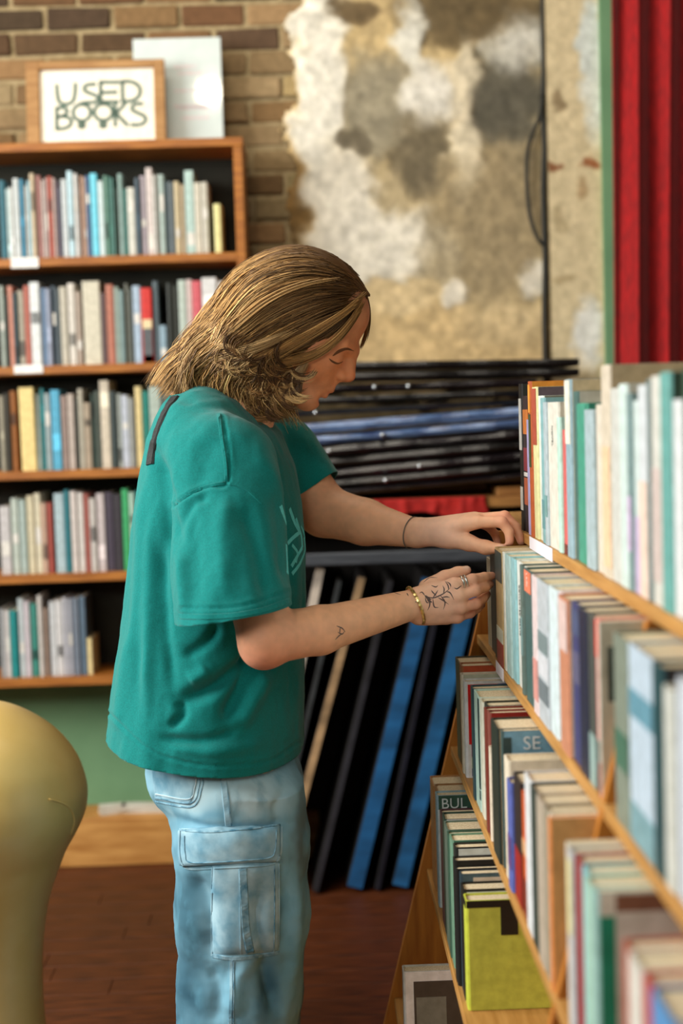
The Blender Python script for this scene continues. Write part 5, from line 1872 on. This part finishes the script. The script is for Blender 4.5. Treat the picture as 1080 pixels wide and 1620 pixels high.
# --- shoes, out of the frame below
M_shoe = mat('black_canvas_shoe', (34, 32, 32), .8, 60, (26, 24, 24))
M_sole = mat('white_rubber_sole', (210, 206, 196), .6)
for Yl, px in ((2.45, 366), (2.665, 386)):
    x = at(px, 1850, Yl).x
    S_ = Field(np.arange(x - .13, x + .27, .005), np.arange(Yl - .09, Yl + .09, .005), np.arange(0.0, .17, .005))
    S_.cone((x - .035, Yl, .075), (x + .02, Yl, .085), .052, .050, .03)
    S_.cone((x - .04, Yl, .055), (x + .145, Yl - .012, .050), .046, .038, .03)
    ms = S_.mesh('shoe', 2)
    sh_ = link_mesh('shoe', ms, M_shoe, person, True)
    bm = bmesh.new()
    pr = []
    for i in range(32):
        a = 2 * math.pi * i / 32
        pr.append((x + .045 + .142 * math.cos(a), Yl - .004 + .052 * math.sin(a) * (1.0 + .1 * math.cos(a))))
    lo_ = [bm.verts.new((a, b, .001)) for a, b in pr]
    hi_ = [bm.verts.new((a, b, .026)) for a, b in pr]
    bm.faces.new(lo_[::-1])
    bm.faces.new(hi_)
    for i in range(32):
        bm.faces.new((lo_[i], lo_[(i + 1) % 32], hi_[(i + 1) % 32], hi_[i]))
    bm_obj('shoe_sole', bm, M_sole, sh_)['label'] = 'white rubber sole'

# --- hair: a full under-shape with thousands of tapered locks combed over it
hair_tone = mat('blond_hair', attr='tone', rough=.5, spec=.35)
HF = Field(np.arange(-.30, .12, .004), np.arange(2.38, 2.74, .004), np.arange(1.36, 1.76, .004))
HF.ell(H(-.018, .001), (.103 * HS, .089 * HS, .083 * HS), .02, HM)
HF.cone(A(445, 474, 2.56), A(385, 545, 2.56), .084, .084, .03, 1.12)
HF.cone(A(385, 545, 2.56), A(345, 605, 2.56), .078, .050, .03, 1.35)
HF.cone(A(425, 560, 2.56), A(415, 615, 2.56), .060, .046, .03, 1.55)
# keep the face free
HF.ell(H(.120, -.045), (.075, .085, .12), .012, HM, sub=True)
mh = HF.mesh('hair', 3)
keep_largest(mh)
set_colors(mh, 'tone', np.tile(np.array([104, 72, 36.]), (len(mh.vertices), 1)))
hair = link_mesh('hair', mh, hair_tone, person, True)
hair['label'] = 'shoulder length wavy dark blond hair swept back'
bvh_hair = BVHTree.FromPolygons([tuple(v) for v in coords(mh)], [tuple(p.vertices) for p in mh.polygons])

G = [[(584, 468), (556, 424), (502, 394), (442, 393), (380, 424), (338, 482), (308, 535), (284, 570), (283, 612)],
     [(583, 466), (545, 438), (482, 422), (410, 440), (355, 490), (318, 540), (292, 570), (280, 615)],
     [(581, 468), (540, 460), (480, 468), (415, 500), (365, 535), (325, 560), (300, 588), (292, 630)],
     [(579, 472), (545, 490), (500, 512), (450, 538), (400, 562), (355, 580), (325, 602), (314, 646)],
     [(577, 477), (552, 507), (518, 538), (475, 561), (430, 577), (390, 594), (362, 620), (354, 660)],
     [(575, 482), (553, 516), (518, 551), (480, 572), (450, 583), (425, 602), (408, 632), (414, 666)],
     [(574, 485), (552, 520), (520, 556), (488, 574), (468, 592), (458, 612), (450, 640), (438, 664)]]
NS = 24
GR = []
for g_ in G:
    c = catmull([(x, y, 0) for x, y in g_], 12)[:, :2]
    L_ = np.concatenate([[0], np.cumsum(np.linalg.norm(np.diff(c, axis=0), axis=1))])
    q = np.linspace(0, L_[-1], NS)
    GR.append(np.stack([np.interp(q, L_, c[:, 0]), np.interp(q, L_, c[:, 1])], 1))
GR = np.array(GR)


def width_at(px, py, side):
    """how far the under-shape of the hair reaches to one side (y) at this place of the profile"""
    p = at(px, py, 2.56)
    d = (p - CAM).normalized()
    if side < 0:
        h = bvh_hair.ray_cast(p - d * .4, d)
    else:
        h = bvh_hair.ray_cast(p + d * .4, -d)
    return (h[0].y - 2.56) if h[0] is not None else 0.0


VV, FF, TT = [], [], []
ncl = 380
clumps = []
for c in range(ncl):
    clumps.append((random.random() ** .9 * 6.0, random.random(), random.uniform(.75, 1.18), random.uniform(0, 6.28), random.uniform(.6, 1.3)))
count = 0
cache = {}
for s in range(8200):
    side = -1 if s < 6800 else 1
    ct_, cr_, tone_c, ph, curl = clumps[s % ncl]
    t = min(max(ct_ + random.gauss(0, .22), -.02), 6.0)
    i0 = min(int(max(t, 0)), 5)
    f = t - i0
    tv = np.clip(ct_ + (t - ct_) * (1.25 - 1.0 * np.linspace(0, 1, NS)), 0, 5.999)
    iv = tv.astype(int)
    fv = (tv - iv)[:, None]
    path = GR[iv, np.arange(NS)] * (1 - fv) + GR[iv + 1, np.arange(NS)] * fv
    u0 = 0.0 if random.random() < .35 else random.uniform(0, .45)
    u1 = random.uniform(.72, 1.0) if random.random() < .55 else 1.0
    if t > 4.2 and random.random() < .5:
        u0 = random.uniform(0, .2)
    n = 15
    us = np.linspace(u0, u1, n)
    Pm = np.stack([np.interp(us, np.linspace(0, 1, NS), path[:, 0]), np.interp(us, np.linspace(0, 1, NS), path[:, 1])], 1)
    jit = np.array([random.gauss(0, 2.3), random.gauss(0, 2.3)])
    wave = curl * np.clip((us - .42) / .58, 0, 1) ** 1.2
    tang = np.gradient(Pm, axis=0)
    tang /= np.linalg.norm(tang, axis=1)[:, None] + 1e-6
    nor = np.stack([-tang[:, 1], tang[:, 0]], 1)
    sp = random.gauss(0, 5) * (us - u0)
    Pm = Pm + jit * (.3 + us)[:, None] + nor * (19 * wave * np.sin(us * 12 + ph) + sp * 1.4)[:, None]
    if us[-1] > .93:                                        # flicked ends
        Pm += nor * (24 * np.clip((us - .80) / .20, 0, 1) ** 2 * math.sin(ph * 3) * curl)[:, None]
    layer = random.uniform(-.004, .007)
    pts = []
    ok = True
    lastw = None
    for j, (x, y) in enumerate(Pm):
        kx, ky = int(x // 4), int(y // 4)
        key = (kx, ky, side)
        if key not in cache:
            cache[key] = width_at(kx * 4 + 2, ky * 4 + 2, side)
        w = cache[key]
        if w == 0.0:
            w = (lastw if lastw is not None else side * .01) * .96
        if lastw is not None:
            w = lastw + max(-.012, min(.012, w - lastw))
        lastw = w
        # the curtain of hair by the cheek hangs outside the face
        lift = .010 * math.sin(us[j] * 17 + ph) * wave[j]
        Y = 2.56 + w + side * (layer + lift + .002)
        if t < .35:                                        # the silhouette lies in the middle plane
            Y = 2.56 + (Y - 2.56) * (.25 + random.random() * .6) if j == 0 else 2.56 + (Y - 2.56) * fac
        if j == 0:
            fac = .2 + .8 * random.random() ** .5
        pts.append(np.array(at(float(x), float(y), float(Y))))
    pts = np.array(pts)
    pts[1:-1] = (pts[:-2] + 2 * pts[1:-1] + pts[2:]) / 4
    r0 = random.uniform(.0005, .0012)
    rad = r0 * np.clip(np.minimum((us - u0) * 9 + .5, (u1 - us) * 6 + .12), 0, 1)
    tg = np.gradient(pts, axis=0)
    tg /= np.linalg.norm(tg, axis=1)[:, None] + 1e-9
    a = np.cross(tg, [0.2, -1.0, .1])
    a /= np.linalg.norm(a, axis=1)[:, None] + 1e-9
    b = np.cross(tg, a)
    base_i = count
    for k in range(3):
        q = 2 * math.pi * k / 3
        VV.append(pts + (a * math.cos(q) + b * math.sin(q)) * rad[:, None])
    idx = np.arange(n - 1)
    for k in range(3):
        k2 = (k + 1) % 3
        FF.append(np.stack([base_i + k * n + idx, base_i + k2 * n + idx, base_i + k2 * n + idx + 1, base_i + k * n + idx + 1], 1))
    count += 3 * n
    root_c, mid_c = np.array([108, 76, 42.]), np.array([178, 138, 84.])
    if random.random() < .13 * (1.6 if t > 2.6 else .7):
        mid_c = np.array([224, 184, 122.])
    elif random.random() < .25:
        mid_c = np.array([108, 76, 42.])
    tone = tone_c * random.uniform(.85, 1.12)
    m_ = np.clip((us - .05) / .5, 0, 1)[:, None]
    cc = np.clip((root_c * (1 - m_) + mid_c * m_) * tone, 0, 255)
    TT += [cc, cc, cc]
# a loose lock on the far side of the forehead, and pale wisps by the near cheek
EXTRA = [([(580, 466), (584, 488), (583, 512), (577, 536), (568, 554)], 2.600, 60, (150, 112, 64), 1.3),
         ([(482, 575), (466, 596), (456, 618), (448, 640), (436, 652)], 2.452, 60, (204, 172, 126), 6.5),
         ([(486, 572), (474, 594), (468, 618), (462, 640)], 2.458, 40, (196, 160, 112), 5.0),
         ([(578, 462), (556, 486), (524, 508), (484, 532), (440, 556), (400, 580)], 2.452, 90, (206, 160, 98), 4.5),
         ([(576, 476), (558, 508), (530, 540), (496, 562), (456, 572), (420, 576)], 2.452, 80, (196, 148, 86), 4.0),
         ([(540, 440), (480, 450), (420, 478), (370, 520), (320, 560)], 2.47, 50, (214, 172, 112), 4.0),
         ([(470, 520), (420, 545), (370, 560), (320, 575), (288, 560)], 2.455, 60, (216, 178, 122), 5.0),
         ([(400, 560), (350, 590), (310, 600), (286, 580), (292, 560)], 2.465, 50, (214, 180, 130), 6.0)]
for k in range(190):
    a = random.uniform(0, 6.28)
    q = math.sqrt(random.random())
    x, y = 372 + 98 * q * math.cos(a), 604 + 46 * q * math.sin(a) - .12 * (86 * q * math.cos(a))
    d = random.gauss(2.3, .7)                                # mostly down and back
    cv = random.choice((-1, 1)) * random.uniform(.25, .6)
    ln = [(x, y)]
    for j in range(6):
        x, y = x + 10 * math.cos(d), y + 9 * math.sin(d)
        d += cv
        ln.append((x, min(y, 664)))
    EXTRA.append((ln, 2.46, random.randint(10, 22), random.choice([(214, 178, 124), (170, 130, 80), (112, 78, 42), (84, 56, 30), (98, 68, 38), (140, 102, 60), (200, 162, 108)]), random.uniform(1.6, 3.2)))
def surf(px, py):
    d = (at(px, py, 2.56) - CAM).normalized()
    h = [q[0].y for q in (bvh_hair.ray_cast(CAM, d), bvh_body.ray_cast(CAM, d)) if q[0] is not None]
    return min(h) if h else None


for k_, (line, Yl, cnt, rgb, spread) in enumerate(EXTRA):
    c = catmull([(x, y, 0) for x, y in line], 6)[:, :2]
    L_ = np.concatenate([[0], np.cumsum(np.linalg.norm(np.diff(c, axis=0), axis=1))])
    for s in range(cnt):
        n = 15
        us = np.linspace(random.uniform(0, .15), random.uniform(.8, 1.0), n)
        q = us * L_[-1]
        Pm = np.stack([np.interp(q, L_, c[:, 0]), np.interp(q, L_, c[:, 1])], 1)
        Pm += np.array([random.gauss(0, spread), random.gauss(0, spread)]) * (.4 + .8 * us[:, None])
        pts = []
        lw = 0.0
        yl_, lift_ = 2.53, random.random()
        Pm[:, 0] = np.maximum(Pm[:, 0], 278 + 6 * random.random())
        for j, (x, y) in enumerate(Pm):
            w = width_at(x, y, -1)
            if w > -.01 and lw < -.01:
                w = lw * .9
            lw = w
            near = 2.56 + w - .006 - .009 * lift_ if (w < -.01 and Yl < 2.56) else (2.54 if k_ >= 8 else 2.53 if k_ in (3, 4) else Yl) + .004 * random.gauss(0, 1)
            if k_ in (1, 2, 3, 4):
                near = surf(x, y)
                near = (near - .007 - .005 * lift_) if near is not None else yl_
            elif Yl < 2.56:
                near = min(near, Yl + .03)
            else:
                near = Yl + .012 * math.sin(s)
            yl_ = near
            pts.append(np.array(at(float(x), float(y), float(near))))
        pts = np.array(pts)
        for _ in range(3):
            pts[1:-1] = (pts[:-2] + pts[1:-1] + pts[2:]) / 3
        rad = random.uniform(.0006, .0011) * np.clip(np.minimum((us - us[0]) * 9 + .4, (us[-1] - us) * 5 + .12), 0, 1)
        tg = np.gradient(pts, axis=0)
        tg /= np.linalg.norm(tg, axis=1)[:, None] + 1e-9
        a = np.cross(tg, [0.2, -1.0, .1])
        a /= np.linalg.norm(a, axis=1)[:, None] + 1e-9
        b = np.cross(tg, a)
        for k in range(3):
            VV.append(pts + (a * math.cos(2.0944 * k) + b * math.sin(2.0944 * k)) * rad[:, None])
        idx = np.arange(n - 1)
        for k in range(3):
            FF.append(np.stack([count + k * n + idx, count + (k + 1) % 3 * n + idx, count + (k + 1) % 3 * n + idx + 1, count + k * n + idx + 1], 1))
        count += 3 * n
        cc = np.tile(np.clip(np.array(rgb) * random.uniform(.75, 1.1), 0, 255), (n, 1))
        TT += [cc, cc, cc]
ms = np_mesh('hair_locks', np.concatenate(VV), np.concatenate(FF))
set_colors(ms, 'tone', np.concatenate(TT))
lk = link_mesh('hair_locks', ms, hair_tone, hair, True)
lk['kind'] = 'stuff'

# brows, lashes
M_brow = mat('dark_brow_hair', (112, 70, 42), .8)
for s in (1,):
    Vb, Fb = [], []
    for i in range(26):
        u = i / 25
        p = H(.1015 - .022 * u ** 1.6, -.014 + .004 * math.sin(u * 3), (.012 + .036 * u) * s)
        q = H(.1015 - .022 * u ** 1.6 - .006, -.010 + .004 * math.sin(u * 3), (.018 + .037 * u) * s)
        v_, f_ = tube_py([p, (p + q) / 2 + np.array(hu) * .0006, q], [.0010, .0009, .0003], 4)
        Fb += [tuple(i_ + len(Vb) for i_ in ff_) for ff_ in f_]
        Vb += v_
    mesh_py('eyebrow', Vb, Fb, M_brow, person, True)
    Vb, Fb = [], []
    for i in range(16):
        u = i / 15
        p = H(.0945 - .008 * abs(u - .4), -.0535, (.020 + .024 * u) * s)
        q = p + np.array(hf) * .006 - np.array(hu) * .005
        v_, f_ = tube_py([p, (p + q) / 2 - np.array(hu) * .0008, q], [.0008, .0006, .0002], 4)
        Fb += [tuple(i_ + len(Vb) for i_ in ff_) for ff_ in f_]
        Vb += v_
    mesh_py('eyelashes', Vb, Fb, M_brow, person, True)
for nm, ln, w in [('eyebrow', [(526, 563), (536, 556), (548, 552), (559, 555)], .0070),
                  ('eyelashes', [(520, 567), (526, 572), (534, 575), (542, 572)], .0040)]:
    strip(nm, bvh_body, ln, w, M_brow, person, .0009, taper=True)
